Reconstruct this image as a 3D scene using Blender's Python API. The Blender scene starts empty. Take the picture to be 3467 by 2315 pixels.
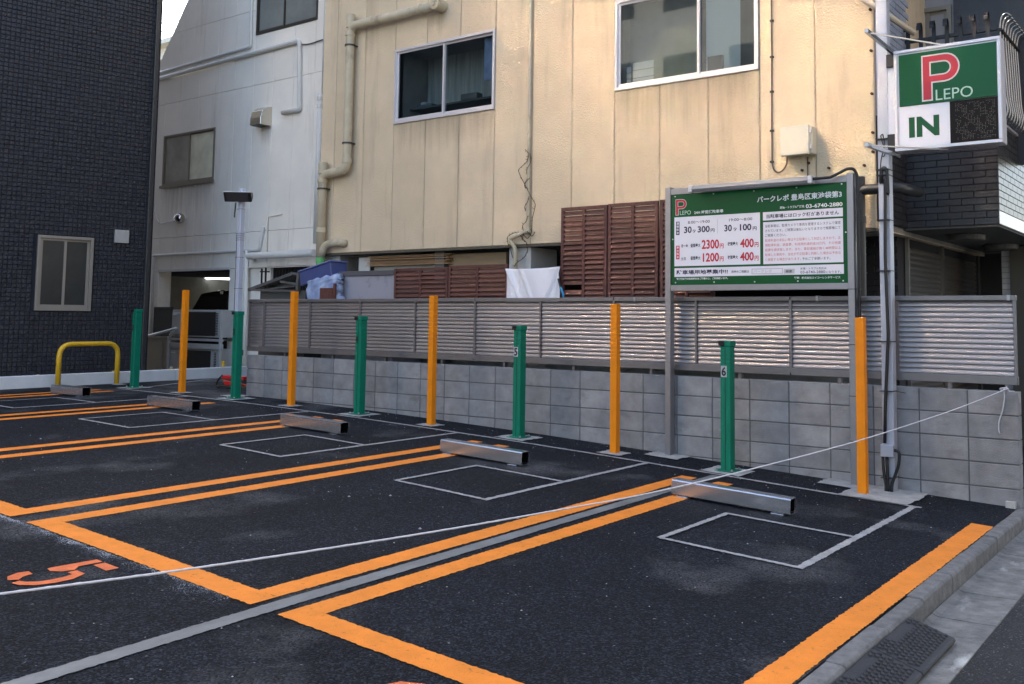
import bpy, bmesh, math, random
import numpy as np
from mathutils import Vector, Matrix
random.seed(7)
SC = bpy.context.scene
COL = SC.collection
rad = math.radians
# ------------------------------------------------------------------ camera, sky, sun, exposure
CAM = np.array([1.57002, -8.688, 0.57716])
YAW, PIT, ROL = -0.62115, 0.08083, 0.00984
FPX, CX, CY, W, H = 3234.9, 1906.14, 813.8, 3467, 2315
def basis():
    cy, sy, cp, sp, cr, sr = math.cos(YAW), math.sin(YAW), math.cos(PIT), math.sin(PIT), math.cos(ROL), math.sin(ROL)
    f = np.array([sy*cp, cy*cp, sp]); r = np.array([cy, -sy, 0.0]); u = np.cross(r, f)
    return cr*r+sr*u, -sr*r+cr*u, f
RR, UU, FF = basis()
cd = bpy.data.cameras.new('camera'); cam = bpy.data.objects.new('camera', cd); COL.objects.link(cam)
cd.sensor_fit = 'HORIZONTAL'; cd.sensor_width = 36; cd.lens = 36*FPX/W
cd.shift_x = -(CX-W/2)/W; cd.shift_y = (CY-H/2)/W
cd.clip_start = 0.05; cd.clip_end = 1500
cam.matrix_world = Matrix(((RR[0], UU[0], -FF[0], CAM[0]), (RR[1], UU[1], -FF[1], CAM[1]), (RR[2], UU[2], -FF[2], CAM[2]), (0, 0, 0, 1)))
SC.camera = cam
world = bpy.data.worlds.new('World'); SC.world = world; world.use_nodes = True
nt = world.node_tree; nt.nodes.clear()
SUN_EL, SUN_AZ = 40.0, -38.0          # azimuth measured from +Y towards +X
sky = nt.nodes.new('ShaderNodeTexSky'); sky.sky_type = 'NISHITA'; sky.sun_disc = False
sky.sun_elevation = rad(SUN_EL); sky.sun_rotation = rad(SUN_AZ); sky.air_density = 1.0; sky.dust_density = 2.5; sky.ozone_density = 1.0
bgn = nt.nodes.new('ShaderNodeBackground'); bgn.inputs[1].default_value = 0.15
wo = nt.nodes.new('ShaderNodeOutputWorld'); nt.links.new(sky.outputs[0], bgn.inputs[0]); nt.links.new(bgn.outputs[0], wo.inputs[0])
sd = bpy.data.lights.new('sun', 'SUN'); sd.energy = 3.2; sd.angle = rad(0.5); sd.color = (1.0, 0.93, 0.82)
sun = bpy.data.objects.new('sun', sd); COL.objects.link(sun)
dv = Vector((math.sin(rad(SUN_AZ))*math.cos(rad(SUN_EL)), math.cos(rad(SUN_AZ))*math.cos(rad(SUN_EL)), math.sin(rad(SUN_EL))))
sun.rotation_euler = dv.to_track_quat('Z', 'Y').to_euler()
SC.view_settings.view_transform = 'Standard'; SC.view_settings.look = 'None'; SC.view_settings.gamma = 1; SC.view_settings.exposure = 2.1
try: SC.view_settings.use_curve_mapping = False
except Exception: pass

SC.render.engine = 'CYCLES'; SC.cycles.blur_glossy = 0.15; SC.cycles.sample_clamp_indirect = 0.0
# ------------------------------------------------------------------ measuring helpers: photo pixel -> point on a real plane
ZX = np.array([-60,-13.5,-12.44,-11.15,-9.89,-8.69,-7.4,-6.19,-4.89,-3.67,-2.41,-1.17,0,.06])
ZZ = np.array([-.56,-.565,-.568,-.573,-.59,-.612,-.642,-.68,-.726,-.777,-.838,-.897,-.945,-.948])
def gz(x): return float(np.interp(x, ZX, ZZ))
def ray(p): return (p[0]-CX)/FPX*RR-(p[1]-CY)/FPX*UU+FF
def PY(p, Y):
    d = ray(p); t = (Y-CAM[1])/d[1]; q = CAM+t*d; return float(q[0]), float(q[2])
def PX(p, X):
    d = ray(p); t = (X-CAM[0])/d[0]; q = CAM+t*d; return float(q[1]), float(q[2])
def c1(a,b): return (a*.4974,b*.4974)
def c2(a,b): return (1100+a*.4974,b*.4974)
def c3(a,b): return (2200+a*.5394,b*.5394)
def c4(a,b): return (a*.4974,760+b*.4974)
def c5(a,b): return (1100+a*.4974,760+b*.4974)
def c6(a,b): return (2200+a*.5394,760+b*.5394)
def r1(a,b): return (2900+a*.4974,560+b*.4974)
def t2(a,b): return (820+a*.24691,780+b*.24691)
def t3(a,b): return (1380+a*.24691,780+b*.24691)
def t4(a,b): return (1860+a*.26791,640+b*.26791)
def g4(a,b): return (480+a*.29979,880+b*.29979)

# ------------------------------------------------------------------ materials
MATS = {}
def mat(name, col, rough=.7, metal=0.0, var=0.0, vscale=3.0, bump=0.0, bscale=60.0, spec=.5, objvar=0.0, stretch=None, col2=None, rvar=0.0, emit=0.0, stain=None):
    """principled material; world-space noise for colour variation and relief"""
    if name in MATS: return MATS[name]
    m = bpy.data.materials.new(name); m.use_nodes = True; n = m.node_tree; b = n.nodes['Principled BSDF']
    b.inputs['Roughness'].default_value = rough; b.inputs['Metallic'].default_value = metal; b.inputs['Specular IOR Level'].default_value = spec
    c = (*col, 1)
    geo = n.nodes.new('ShaderNodeNewGeometry'); vec = geo.outputs['Position']
    if stretch:
        mp = n.nodes.new('ShaderNodeMapping'); mp.inputs['Scale'].default_value = stretch; n.links.new(vec, mp.inputs[0]); sv = mp.outputs[0]
    else: sv = vec
    out = None
    if var > 0 or col2:
        no = n.nodes.new('ShaderNodeTexNoise'); no.inputs['Scale'].default_value = vscale; no.inputs['Detail'].default_value = 6; no.inputs['Roughness'].default_value = .62
        n.links.new(sv, no.inputs['Vector'])
        mr = n.nodes.new('ShaderNodeMapRange'); mr.inputs[1].default_value = .3; mr.inputs[2].default_value = .7
        n.links.new(no.outputs[0], mr.inputs[0])
        mx = n.nodes.new('ShaderNodeMix'); mx.data_type = 'RGBA'
        d2 = col2 if col2 else tuple(x*(1-var) for x in col)
        d1 = col if col2 else tuple(min(1, x*(1+var*.6)) for x in col)
        mx.inputs[6].default_value = (*d1, 1); mx.inputs[7].default_value = (*d2, 1); n.links.new(mr.outputs[0], mx.inputs[0]); out = mx.outputs[2]
        if rvar:
            m2 = n.nodes.new('ShaderNodeMapRange'); m2.inputs[3].default_value = max(0, rough-rvar); m2.inputs[4].default_value = min(1, rough+rvar)
            n.links.new(no.outputs[0], m2.inputs[0]); n.links.new(m2.outputs[0], b.inputs['Roughness'])
    if stain:      # darker grime patches with their own shape: (colour, scale, threshold, stretch, strength)
        sc_, ss, th, st, amt = stain
        mp = n.nodes.new('ShaderNodeMapping'); mp.inputs['Scale'].default_value = st; n.links.new(vec, mp.inputs[0])
        no = n.nodes.new('ShaderNodeTexNoise'); no.inputs['Scale'].default_value = ss; no.inputs['Detail'].default_value = 7; no.inputs['Roughness'].default_value = .6; n.links.new(mp.outputs[0], no.inputs['Vector'])
        mr = n.nodes.new('ShaderNodeMapRange'); mr.inputs[1].default_value = th; mr.inputs[2].default_value = th+.16; mr.inputs[4].default_value = amt; n.links.new(no.outputs[0], mr.inputs[0])
        mx = n.nodes.new('ShaderNodeMix'); mx.data_type = 'RGBA'; mx.inputs[7].default_value = (*sc_, 1)
        if out: n.links.new(out, mx.inputs[6])
        else: mx.inputs[6].default_value = c
        n.links.new(mr.outputs[0], mx.inputs[0]); out = mx.outputs[2]
    if objvar:
        oi = n.nodes.new('ShaderNodeObjectInfo'); hs = n.nodes.new('ShaderNodeHueSaturation')
        mr = n.nodes.new('ShaderNodeMapRange'); mr.inputs[3].default_value = 1-objvar; mr.inputs[4].default_value = 1+objvar
        n.links.new(oi.outputs['Random'], mr.inputs[0]); n.links.new(mr.outputs[0], hs.inputs['Value'])
        if out: n.links.new(out, hs.inputs['Color'])
        else: hs.inputs['Color'].default_value = c
        out = hs.outputs[0]
    if out: n.links.new(out, b.inputs['Base Color'])
    else: b.inputs['Base Color'].default_value = c
    if bump > 0:
        no = n.nodes.new('ShaderNodeTexNoise'); no.inputs['Scale'].default_value = bscale; no.inputs['Detail'].default_value = 4; n.links.new(sv, no.inputs['Vector'])
        bm = n.nodes.new('ShaderNodeBump'); bm.inputs['Strength'].default_value = min(1, bump); bm.inputs['Distance'].default_value = .01*max(1, bump)
        n.links.new(no.outputs[0], bm.inputs['Height']); n.links.new(bm.outputs[0], b.inputs['Normal'])
    if emit:
        b.inputs['Emission Color'].default_value = c; b.inputs['Emission Strength'].default_value = emit
    MATS[name] = m; return m

def edge_dirt(m, col, amt):
    """grime gathered along the joints of a panel, broken up by noise"""
    n = m.node_tree; L = n.links; b = n.nodes['Principled BSDF']; src = b.inputs['Base Color'].links[0].from_socket
    tc = n.nodes.new('ShaderNodeTexCoord'); sx = n.nodes.new('ShaderNodeSeparateXYZ'); L.new(tc.outputs['Generated'], sx.inputs[0])
    a = n.nodes.new('ShaderNodeMath'); a.operation = 'SUBTRACT'; a.inputs[1].default_value = .5; L.new(sx.outputs[0], a.inputs[0])
    c = n.nodes.new('ShaderNodeMath'); c.operation = 'ABSOLUTE'; L.new(a.outputs[0], c.inputs[0])
    geo = n.nodes.new('ShaderNodeNewGeometry'); mp = n.nodes.new('ShaderNodeMapping'); mp.inputs['Scale'].default_value = (6, 6, .9); L.new(geo.outputs['Position'], mp.inputs[0])
    no = n.nodes.new('ShaderNodeTexNoise'); no.inputs['Scale'].default_value = 1.3; no.inputs['Detail'].default_value = 8; no.inputs['Roughness'].default_value = .7; L.new(mp.outputs[0], no.inputs['Vector'])
    s = n.nodes.new('ShaderNodeMath'); s.operation = 'MULTIPLY_ADD'; L.new(no.outputs[0], s.inputs[0]); s.inputs[1].default_value = .36; L.new(c.outputs[0], s.inputs[2])
    r = n.nodes.new('ShaderNodeMapRange'); r.inputs[1].default_value = .655; r.inputs[2].default_value = .80; r.inputs[4].default_value = amt; L.new(s.outputs[0], r.inputs[0])
    mx = n.nodes.new('ShaderNodeMix'); mx.data_type = 'RGBA'; L.new(src, mx.inputs[6]); mx.inputs[7].default_value = (*col, 1); L.new(r.outputs[0], mx.inputs[0]); L.new(mx.outputs[2], b.inputs['Base Color'])

def asphalt(name, base, light, chips, dust=0.0, gscale=115.0):
    m = bpy.data.materials.new(name); m.use_nodes = True; n = m.node_tree; b = n.nodes['Principled BSDF']; L = n.links
    geo = n.nodes.new('ShaderNodeNewGeometry')
    vo = n.nodes.new('ShaderNodeTexVoronoi'); vo.inputs['Scale'].default_value = gscale; L.new(geo.outputs['Position'], vo.inputs['Vector'])
    no = n.nodes.new('ShaderNodeTexNoise'); no.inputs['Scale'].default_value = 1.1; no.inputs['Detail'].default_value = 5; L.new(geo.outputs['Position'], no.inputs['Vector'])
    sep = n.nodes.new('ShaderNodeSeparateColor'); L.new(vo.outputs['Color'], sep.inputs[0])
    pw = n.nodes.new('ShaderNodeMath'); pw.operation = 'POWER'; pw.inputs[1].default_value = 3.2; L.new(sep.outputs[0], pw.inputs[0])
    mx = n.nodes.new('ShaderNodeMix'); mx.data_type = 'RGBA'; mx.inputs[6].default_value = (*base, 1); mx.inputs[7].default_value = (*light, 1); L.new(pw.outputs[0], mx.inputs[0])
    # rare pale chips
    gt = n.nodes.new('ShaderNodeMath'); gt.operation = 'GREATER_THAN'; gt.inputs[1].default_value = 1-chips; L.new(sep.outputs[1], gt.inputs[0])
    mx2 = n.nodes.new('ShaderNodeMix'); mx2.data_type = 'RGBA'; mx2.inputs[7].default_value = (.22, .225, .23, 1); L.new(mx.outputs[2], mx2.inputs[6]); L.new(gt.outputs[0], mx2.inputs[0])
    out = mx2.outputs[2]
    # broad tone variation
    mr = n.nodes.new('ShaderNodeMapRange'); mr.inputs[1].default_value = .35; mr.inputs[2].default_value = .68; mr.inputs[3].default_value = .8; mr.inputs[4].default_value = 1.3; L.new(no.outputs[0], mr.inputs[0])
    hs = n.nodes.new('ShaderNodeHueSaturation'); L.new(out, hs.inputs['Color']); L.new(mr.outputs[0], hs.inputs['Value']); out = hs.outputs[0]
    if dust:
        d = n.nodes.new('ShaderNodeTexNoise'); d.inputs['Scale'].default_value = .95; d.inputs['Detail'].default_value = 4; d.inputs['Roughness'].default_value = .55
        mp = n.nodes.new('ShaderNodeMapping'); mp.inputs['Location'].default_value = (3.3, 1.9, 0); L.new(geo.outputs['Position'], mp.inputs[0]); L.new(mp.outputs[0], d.inputs['Vector'])
        r2 = n.nodes.new('ShaderNodeMapRange'); r2.inputs[1].default_value = .56; r2.inputs[2].default_value = .72; r2.inputs[4].default_value = dust; L.new(d.outputs[0], r2.inputs[0])
        mm = n.nodes.new('ShaderNodeMath'); mm.operation = 'MULTIPLY'; L.new(r2.outputs[0], mm.inputs[0]); L.new(sep.outputs[2], mm.inputs[1])
        m3 = n.nodes.new('ShaderNodeMix'); m3.data_type = 'RGBA'; m3.inputs[7].default_value = (.16, .165, .17, 1); L.new(out, m3.inputs[6]); L.new(mm.outputs[0], m3.inputs[0]); out = m3.outputs[2]
    L.new(out, b.inputs['Base Color']); b.inputs['Roughness'].default_value = .75; b.inputs['Specular IOR Level'].default_value = .18
    n2 = n.nodes.new('ShaderNodeTexNoise'); n2.inputs['Scale'].default_value = 260; n2.inputs['Detail'].default_value = 2; L.new(geo.outputs['Position'], n2.inputs['Vector'])
    ad = n.nodes.new('ShaderNodeMath'); ad.operation = 'MULTIPLY_ADD'; ad.inputs[1].default_value = -1.0; L.new(vo.outputs['Distance'], ad.inputs[0]); L.new(n2.outputs[0], ad.inputs[2])
    bm = n.nodes.new('ShaderNodeBump'); bm.inputs['Strength'].default_value = 1.0; bm.inputs['Distance'].default_value = .012; L.new(ad.outputs[0], bm.inputs['Height']); L.new(bm.outputs[0], b.inputs['Normal'])
    return m

def glass(name, tint=(.75, .8, .8), trans=.75):
    m = bpy.data.materials.new(name); m.use_nodes = True; n = m.node_tree; n.nodes.clear(); L = n.links
    o = n.nodes.new('ShaderNodeOutputMaterial'); mx = n.nodes.new('ShaderNodeMixShader'); tr = n.nodes.new('ShaderNodeBsdfTransparent'); gl = n.nodes.new('ShaderNodeBsdfGlossy'); fr = n.nodes.new('ShaderNodeFresnel')
    tr.inputs[0].default_value = (*tint, 1); gl.inputs['Roughness'].default_value = .02; gl.inputs[0].default_value = (.9, .95, 1, 1); fr.inputs[0].default_value = 1.5
    ge = n.nodes.new('ShaderNodeNewGeometry'); mr = n.nodes.new('ShaderNodeMapRange'); mr.inputs[3].default_value = 1.5; mr.inputs[4].default_value = 1/1.5; L.new(ge.outputs['Backfacing'], mr.inputs[0]); L.new(mr.outputs[0], fr.inputs[0])
    L.new(fr.outputs[0], mx.inputs[0]); L.new(tr.outputs[0], mx.inputs[1]); L.new(gl.outputs[0], mx.inputs[2]); L.new(mx.outputs[0], o.inputs[0]); return m

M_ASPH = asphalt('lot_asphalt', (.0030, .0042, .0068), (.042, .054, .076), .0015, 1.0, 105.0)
M_ROAD = asphalt('road_asphalt', (.045, .047, .05), (.11, .11, .115), .02, 0.0, 140)
M_SOIL = mat('bare_ground', (.09, .085, .08), .95, var=.3)
M_ORL = mat('orange_line_paint', (.92, .285, .032), .6, var=.12, vscale=7, bump=1.0, bscale=130, spec=.25, stain=((.16, .075, .035), 34, .605, (1, 1, 1), .75))
M_ORN = mat('orange_number_paint', (.72, .15, .03), .6, var=.25, vscale=25, bump=.7, bscale=120)
M_GRL = mat('grey_line_paint', (.36, .36, .36), .75, var=.3, vscale=14, bump=.6, bscale=120)
M_STRIP = mat('grey_repair_strip', (.17, .18, .18), .65, var=.35, vscale=5, bump=.4, bscale=150, stretch=(1, .5, 1))
M_PAD = mat('fresh_mortar', (.40, .41, .40), .85, var=.25, vscale=10, bump=.7, bscale=90)
M_BLOCK = mat('concrete_block', (.29, .295, .305), .9, var=.28, vscale=5, bump=.9, bscale=170, objvar=.13, stain=((.12, .12, .115), 3.0, .57, (1, 1, 2.0), .6))
M_MORT = mat('block_mortar', (.12, .12, .122), .95, var=.2, bump=.5)
M_ALU = mat('grey_aluminium', (.32, .315, .33), .38, .75, var=.06, vscale=20)
M_SLAT = mat('bronze_grey_slat', (.38, .365, .37), .45, .8, var=.05, vscale=12, objvar=.04)
M_FRAME = mat('bronze_grey_frame', (.20, .19, .19), .42, .5, var=.06, vscale=12)
M_POSTG = mat('green_post_paint', (.002, .175, .105), .45, var=.10, vscale=8, spec=.25, stain=((.03, .09, .07), 14, .66, (1, 1, .4), .6))
M_POSTO = mat('orange_post_paint', (.80, .25, .006), .45, var=.08, vscale=8, spec=.25, stain=((.4, .16, .03), 14, .67, (1, 1, .4), .6))
M_YEL = mat('yellow_paint', (.70, .42, .02), .35, var=.05)
M_GALV = mat('galvanised_steel', (.50, .52, .55), .25, .85, var=.05, vscale=5)
M_BLK = mat('black_plastic', (.012, .012, .013), .45)
M_BLKM = mat('black_metal', (.02, .02, .022), .4, .3)
M_POLE = mat('pale_steel_pole', (.45, .47, .53), .45, .35, var=.06)
M_BOLT = mat('zinc_bolt', (.6, .6, .6), .3, .9)
M_BEIGE = mat('beige_render', (.64, .53, .37), .9, var=.12, vscale=1.1, bump=1.0, bscale=50, objvar=.05, stain=((.36, .29, .20), 1.5, .555, (2.4, 2.4, .28), .5))
edge_dirt(M_BEIGE, (.24, .19, .12), .5)
M_BEIGE_J = mat('beige_joint', (.25, .20, .13), .95, var=.3)
M_GREYW = mat('pale_grey_render', (.87, .835, .765), .85, var=.07, vscale=1.2, bump=.35, bscale=60, objvar=.02, stain=((.45, .42, .36), 1.2, .57, (2.5, 2.5, .3), .45))
edge_dirt(M_GREYW, (.45, .42, .36), .35)
M_GREY_J = mat('grey_joint', (.17, .165, .15), .95)
M_TILE = mat('navy_wall_tile', (.022, .024, .032), .5, var=.3, vscale=9, bump=1.0, bscale=38, objvar=.2, spec=.4)
M_TILEJ = mat('navy_joint', (.010, .012, .019), .9)
M_DPIPE = mat('dark_downpipe', (.03, .033, .036), .35)
M_WALU = mat('white_aluminium', (.62, .61, .64), .35, .35)
M_BALU = mat('dark_bronze_aluminium', (.05, .048, .045), .4, .4)
M_TALU = mat('olive_bronze_aluminium', (.21, .19, .155), .4, .4)
M_GALU = mat('light_bronze_aluminium', (.26, .25, .225), .4, .4)
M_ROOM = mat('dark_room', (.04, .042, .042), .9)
M_ROOM2 = mat('pale_room', (.30, .30, .27), .9, var=.2)
M_BLIND = mat('white_blind', (.80, .81, .80), .7)
M_FROST = mat('frosted_glass', (.78, .78, .60), .25, var=.25, vscale=2.5, spec=.6)
M_FROST2 = mat('frosted_glass_grey', (.30, .28, .235), .25, var=.35, vscale=2.0, spec=.6)
M_FROST3 = mat('frosted_glass_blue', (.20, .225, .22), .2, var=.2, vscale=2.0, spec=.6)
M_GLASS = glass('window_glass')
M_BPIPE = mat('beige_pipe', (.50, .44, .31), .55, var=.12, vscale=6, stain=((.16, .12, .08), 4, .56, (1, 1, .5), .75))
M_WPIPE = mat('white_pipe', (.62, .63, .62), .4, var=.06)
M_WOOD = mat('brown_stained_wood', (.135, .055, .040), .62, var=.35, vscale=16, stretch=(.25, 1, 3), objvar=.25, bump=.3, bscale=40)
M_WOODF = mat('brown_stained_frame', (.10, .035, .028), .62, var=.3, vscale=14, bump=.3, bscale=40)
M_PLY = mat('plywood', (.46, .30, .17), .8, var=.25, vscale=8, stretch=(.4, 1, 4), objvar=.2)
M_CLOTH = mat('white_cloth', (.76, .76, .80), .85, var=.05)
M_CONC = mat('concrete', (.28, .28, .26), .9, var=.25, vscale=4, bump=.6, bscale=80, stain=((.12, .12, .11), 2.5, .58, (1, 1, 1), .6))
M_CONCP = mat('pale_concrete', (.46, .47, .46), .85, var=.12, vscale=4, bump=.4, bscale=80)
M_KERB = mat('kerb_stone', (.17, .17, .165), .92, var=.35, vscale=14, bump=.9, bscale=90, objvar=.08, stain=((.08, .08, .075), 5, .57, (1, 1, 1), .6))
M_GUT = mat('gutter_concrete', (.19, .19, .18), .9, var=.45, vscale=9, bump=.9, bscale=80, stain=((.55, .56, .54), 2.3, .57, (2.2, .8, 1), .85))
M_RUB = mat('black_rubber', (.022, .023, .026), .65, var=.25, vscale=12, bump=.5, bscale=120)
M_WKERB = mat('white_painted_kerb', (.66, .70, .72), .6, var=.08, vscale=4, stain=((.3, .31, .3), 6, .63, (1, 1, 1), .6))
M_DTILE = mat('charcoal_wall_tile', (.028, .028, .033), .38, var=.2, vscale=7, objvar=.25, bump=.3, bscale=50)
M_DTILEJ = mat('charcoal_joint', (.028, .028, .032), .95)
M_WTILE = mat('white_wall_tile', (.58, .58, .60), .3, var=.06, objvar=.08)
M_WTILEJ = mat('white_tile_joint', (.26, .26, .27), .9)
M_BTILE = mat('pale_blue_tile', (.28, .32, .40), .3, objvar=.12)
M_SOFF = mat('soffit_board', (.085, .088, .08), .9, var=.1)
M_SHUT = mat('roller_shutter', (.15, .135, .12), .38, .5)
M_SGREEN = mat('sign_green', (.002, .085, .022), .3, spec=.25)
M_SWHITE = mat('sign_white', (.66, .68, .76), .35)
M_LTXT = mat('letter_pale_green', (.42, .62, .50), .4)
M_WTXT = mat('letter_white', (.70, .76, .76), .4)
M_KTXT = mat('letter_navy', (.012, .016, .05), .5)
M_RTXT = mat('letter_red', (.46, .012, .03), .45)
M_PTXT = mat('letter_rose', (.50, .10, .13), .5)
M_GTXT = mat('letter_grey', (.30, .31, .33), .5)
M_LGREY = mat('print_light_grey', (.42, .44, .47), .5)
M_OUTL = mat('logo_outline', (.55, .56, .55), .4)
M_ROPE = mat('white_rope', (.62, .62, .66), .8, var=.1, vscale=60)
M_TUBE = mat('lamp_tube', (.9, .92, .95), .4, emit=1.6)
M_TUBEOFF = mat('lamp_cover', (.30, .32, .36), .3)
M_BLUE = mat('blue_plastic', (.055, .075, .20), .4, var=.1)
M_LBLUE = mat('light_blue_reflection', (.22, .30, .52), .3, var=.25, vscale=9)
M_CLEAR = mat('clear_film', (.50, .58, .72), .2, var=.35, vscale=14)
M_GREENT = mat('green_tape', (.10, .34, .10), .6, var=.2, vscale=20)
M_ACW = mat('unit_casing', (.42, .42, .41), .45, var=.1)
M_ACD = mat('unit_grille', (.012, .013, .015), .5)
M_RED = mat('red_plastic', (.55, .02, .02), .4)
M_CAR = mat('black_car_paint', (.008, .008, .009), .12)
M_SILV = mat('chrome', (.7, .68, .62), .12, .95)
M_VINE = mat('dry_vine', (.05, .035, .025), .9)
M_PAPER = mat('paper_note', (.42, .42, .46), .8)

# ------------------------------------------------------------------ mesh helpers
class MB:
    def __init__(s): s.v = []; s.f = []; s.sm = []
    def add(s, vs, fs, smooth=False):
        o = len(s.v); s.v += [tuple(map(float, v)) for v in vs]; s.f += [tuple(i+o for i in f) for f in fs]; s.sm += [smooth]*len(fs); return s
    def box(s, x0, x1, y0, y1, z0, z1):
        vs = [(x0,y0,z0),(x1,y0,z0),(x1,y1,z0),(x0,y1,z0),(x0,y0,z1),(x1,y0,z1),(x1,y1,z1),(x0,y1,z1)]
        return s.add(vs, [(0,3,2,1),(4,5,6,7),(0,1,5,4),(1,2,6,5),(2,3,7,6),(3,0,4,7)])
    def obox(s, o, ax, ay, az):
        o = np.array(o, float); ax, ay, az = (np.array(a, float) for a in (ax, ay, az))
        vs = [o, o+ax, o+ax+ay, o+ay, o+az, o+ax+az, o+ax+ay+az, o+ay+az]
        return s.add(vs, [(0,3,2,1),(4,5,6,7),(0,1,5,4),(1,2,6,5),(2,3,7,6),(3,0,4,7)])
    def bar(s, a, b, w, h=None, up=(0,0,1)):
        a, b = np.array(a, float), np.array(b, float); h = h or w; d = b-a; d /= np.linalg.norm(d); u = np.array(up, float)
        if abs(d@u) > .98: u = np.array((0, 1.0, 0))
        r = np.cross(d, u); r /= np.linalg.norm(r); u = np.cross(r, d)
        return s.obox(a-r*w/2-u*h/2, r*w, u*h, b-a)
    def prism(s, poly, axis, a, b):
        """poly in the two other axes, extruded along axis from a to b"""
        n = len(poly); vs = []
        for t in (a, b):
            for p in poly:
                v = list(p); v.insert(axis, t); vs.append(v)
        fs = [tuple(range(n))[::-1], tuple(range(n, 2*n))]+[(i, (i+1) % n, (i+1) % n+n, i+n) for i in range(n)]
        return s.add(vs, fs)
    def cyl(s, c, r, h, axis=2, n=16, r2=None):
        r2 = r if r2 is None else r2; vs = []
        for k, rr in ((0, r), (h, r2)):
            for i in range(n):
                a = 2*math.pi*i/n; p = [rr*math.cos(a), rr*math.sin(a)]; p.insert(axis, k); vs.append((c[0]+p[0], c[1]+p[1], c[2]+p[2]))
        return s.add(vs, [tuple(range(n))[::-1], tuple(range(n, 2*n))]+[(i, (i+1) % n, (i+1) % n+n, i+n) for i in range(n)])
    def tube(s, pts, r, n=10, bend=0.0, smooth=True):
        P = [np.array(p, float) for p in pts]
        if bend:
            Q = [P[0]]
            for i in range(1, len(P)-1):
                a = P[i-1]-P[i]; b = P[i+1]-P[i]; la, lb = np.linalg.norm(a), np.linalg.norm(b); t = min(bend, la*.48, lb*.48); A = P[i]+a/la*t; B = P[i]+b/lb*t
                for k in range(7):
                    q = k/6; Q.append((1-q)**2*A+2*q*(1-q)*P[i]+q*q*B)
            Q.append(P[-1]); P = Q
        u = None; vs = []; m = len(P)
        for i, p in enumerate(P):
            d = P[min(i+1, m-1)]-P[max(i-1, 0)]; d /= (np.linalg.norm(d)+1e-12)
            if u is None:
                u = np.cross(d, (0, 0, 1.0)) if abs(d[2]) < .9 else np.cross(d, (0, 1.0, 0))
            u = u-d*(u@d); u /= np.linalg.norm(u); w = np.cross(d, u)
            for k in range(n):
                a = 2*math.pi*k/n; vs.append(p+r*(math.cos(a)*u+math.sin(a)*w))
        fs = [(i*n+k, i*n+(k+1) % n, (i+1)*n+(k+1) % n, (i+1)*n+k) for i in range(m-1) for k in range(n)]
        s.add(vs, fs, smooth); o = len(s.v)-m*n
        s.f += [tuple(o+k for k in range(n))[::-1], tuple(o+(m-1)*n+k for k in range(n))]; s.sm += [False, False]
        return s
    def mesh(s, name):
        me = bpy.data.meshes.new(name); me.from_pydata(s.v, [], s.f); me.polygons.foreach_set('use_smooth', s.sm)
        bm = bmesh.new(); bm.from_mesh(me); bmesh.ops.recalc_face_normals(bm, faces=bm.faces); bm.to_mesh(me); bm.free(); me.update(); return me

def put(name, me, m, parent=None, loc=None, rot=None):
    o = bpy.data.objects.new(name, me); COL.objects.link(o)
    if m and not me.materials: me.materials.append(m)
    if parent: o.parent = parent
    if loc is not None: o.location = loc
    if rot is not None: o.rotation_euler = rot
    return o
def part(name, mb, m, parent, bevel=0.0, label=None, stuff=False, seg=1):
    o = put(name, mb.mesh(name), m, parent)
    if bevel:
        b = o.modifiers.new('bevel', 'BEVEL'); b.width = bevel; b.segments = seg; b.limit_method = 'ANGLE'
    if label: o['label'] = label
    if stuff: o['kind'] = 'stuff'
    return o
def bevmod(o, w, seg=1):
    b = o.modifiers.new('bevel', 'BEVEL'); b.width = w; b.segments = seg; b.limit_method = 'ANGLE'
def tag(o, label, cat, group=None):
    o['label'] = label; o['category'] = cat
    if group: o['group'] = group
    return o
def thing(name, label, cat, group=None, loc=(0, 0, 0)):
    o = bpy.data.objects.new(name, None); COL.objects.link(o); o.location = loc; o.empty_display_size = .1
    return tag(o, label, cat, group)
def struct(name, mb, m, kind='structure'):
    o = put(name, mb.mesh(name), m); o['kind'] = kind; return o
def bevbox(w, d, h, bev, name):
    """small box centred on x and z, front face at y = 0, with a bevelled front edge"""
    x, z = w/2, h/2
    vs = [(-x+bev,0,-z+bev),(x-bev,0,-z+bev),(x-bev,0,z-bev),(-x+bev,0,z-bev),(-x,bev,-z),(x,bev,-z),(x,bev,z),(-x,bev,z),(-x,d,-z),(x,d,-z),(x,d,z),(-x,d,z)]
    fs = [(0,1,2,3),(0,4,5,1),(1,5,6,2),(2,6,7,3),(3,7,4,0),(4,8,9,5),(5,9,10,6),(6,10,11,7),(7,11,8,4)]
    return MB().add(vs, fs).mesh(name)
def loops_mesh(loops, name):
    """flat filled shape (with holes) in x/z, facing -y"""
    c = bpy.data.curves.new(name, 'CURVE'); c.dimensions = '2D'; c.fill_mode = 'BOTH'
    for lp in loops:
        sp = c.splines.new('POLY'); sp.points.add(len(lp)-1); sp.use_cyclic_u = True
        for i, p in enumerate(lp): sp.points[i].co = (p[0], p[1], 0, 1)
    o = bpy.data.objects.new(name, c); COL.objects.link(o); bpy.context.view_layer.update()
    me = bpy.data.meshes.new_from_object(o.evaluated_get(bpy.context.evaluated_depsgraph_get())); bpy.data.objects.remove(o); bpy.data.curves.remove(c)
    for v in me.vertices: v.co = (v.co.x, 0, v.co.y)
    me.name = name; return me
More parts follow.
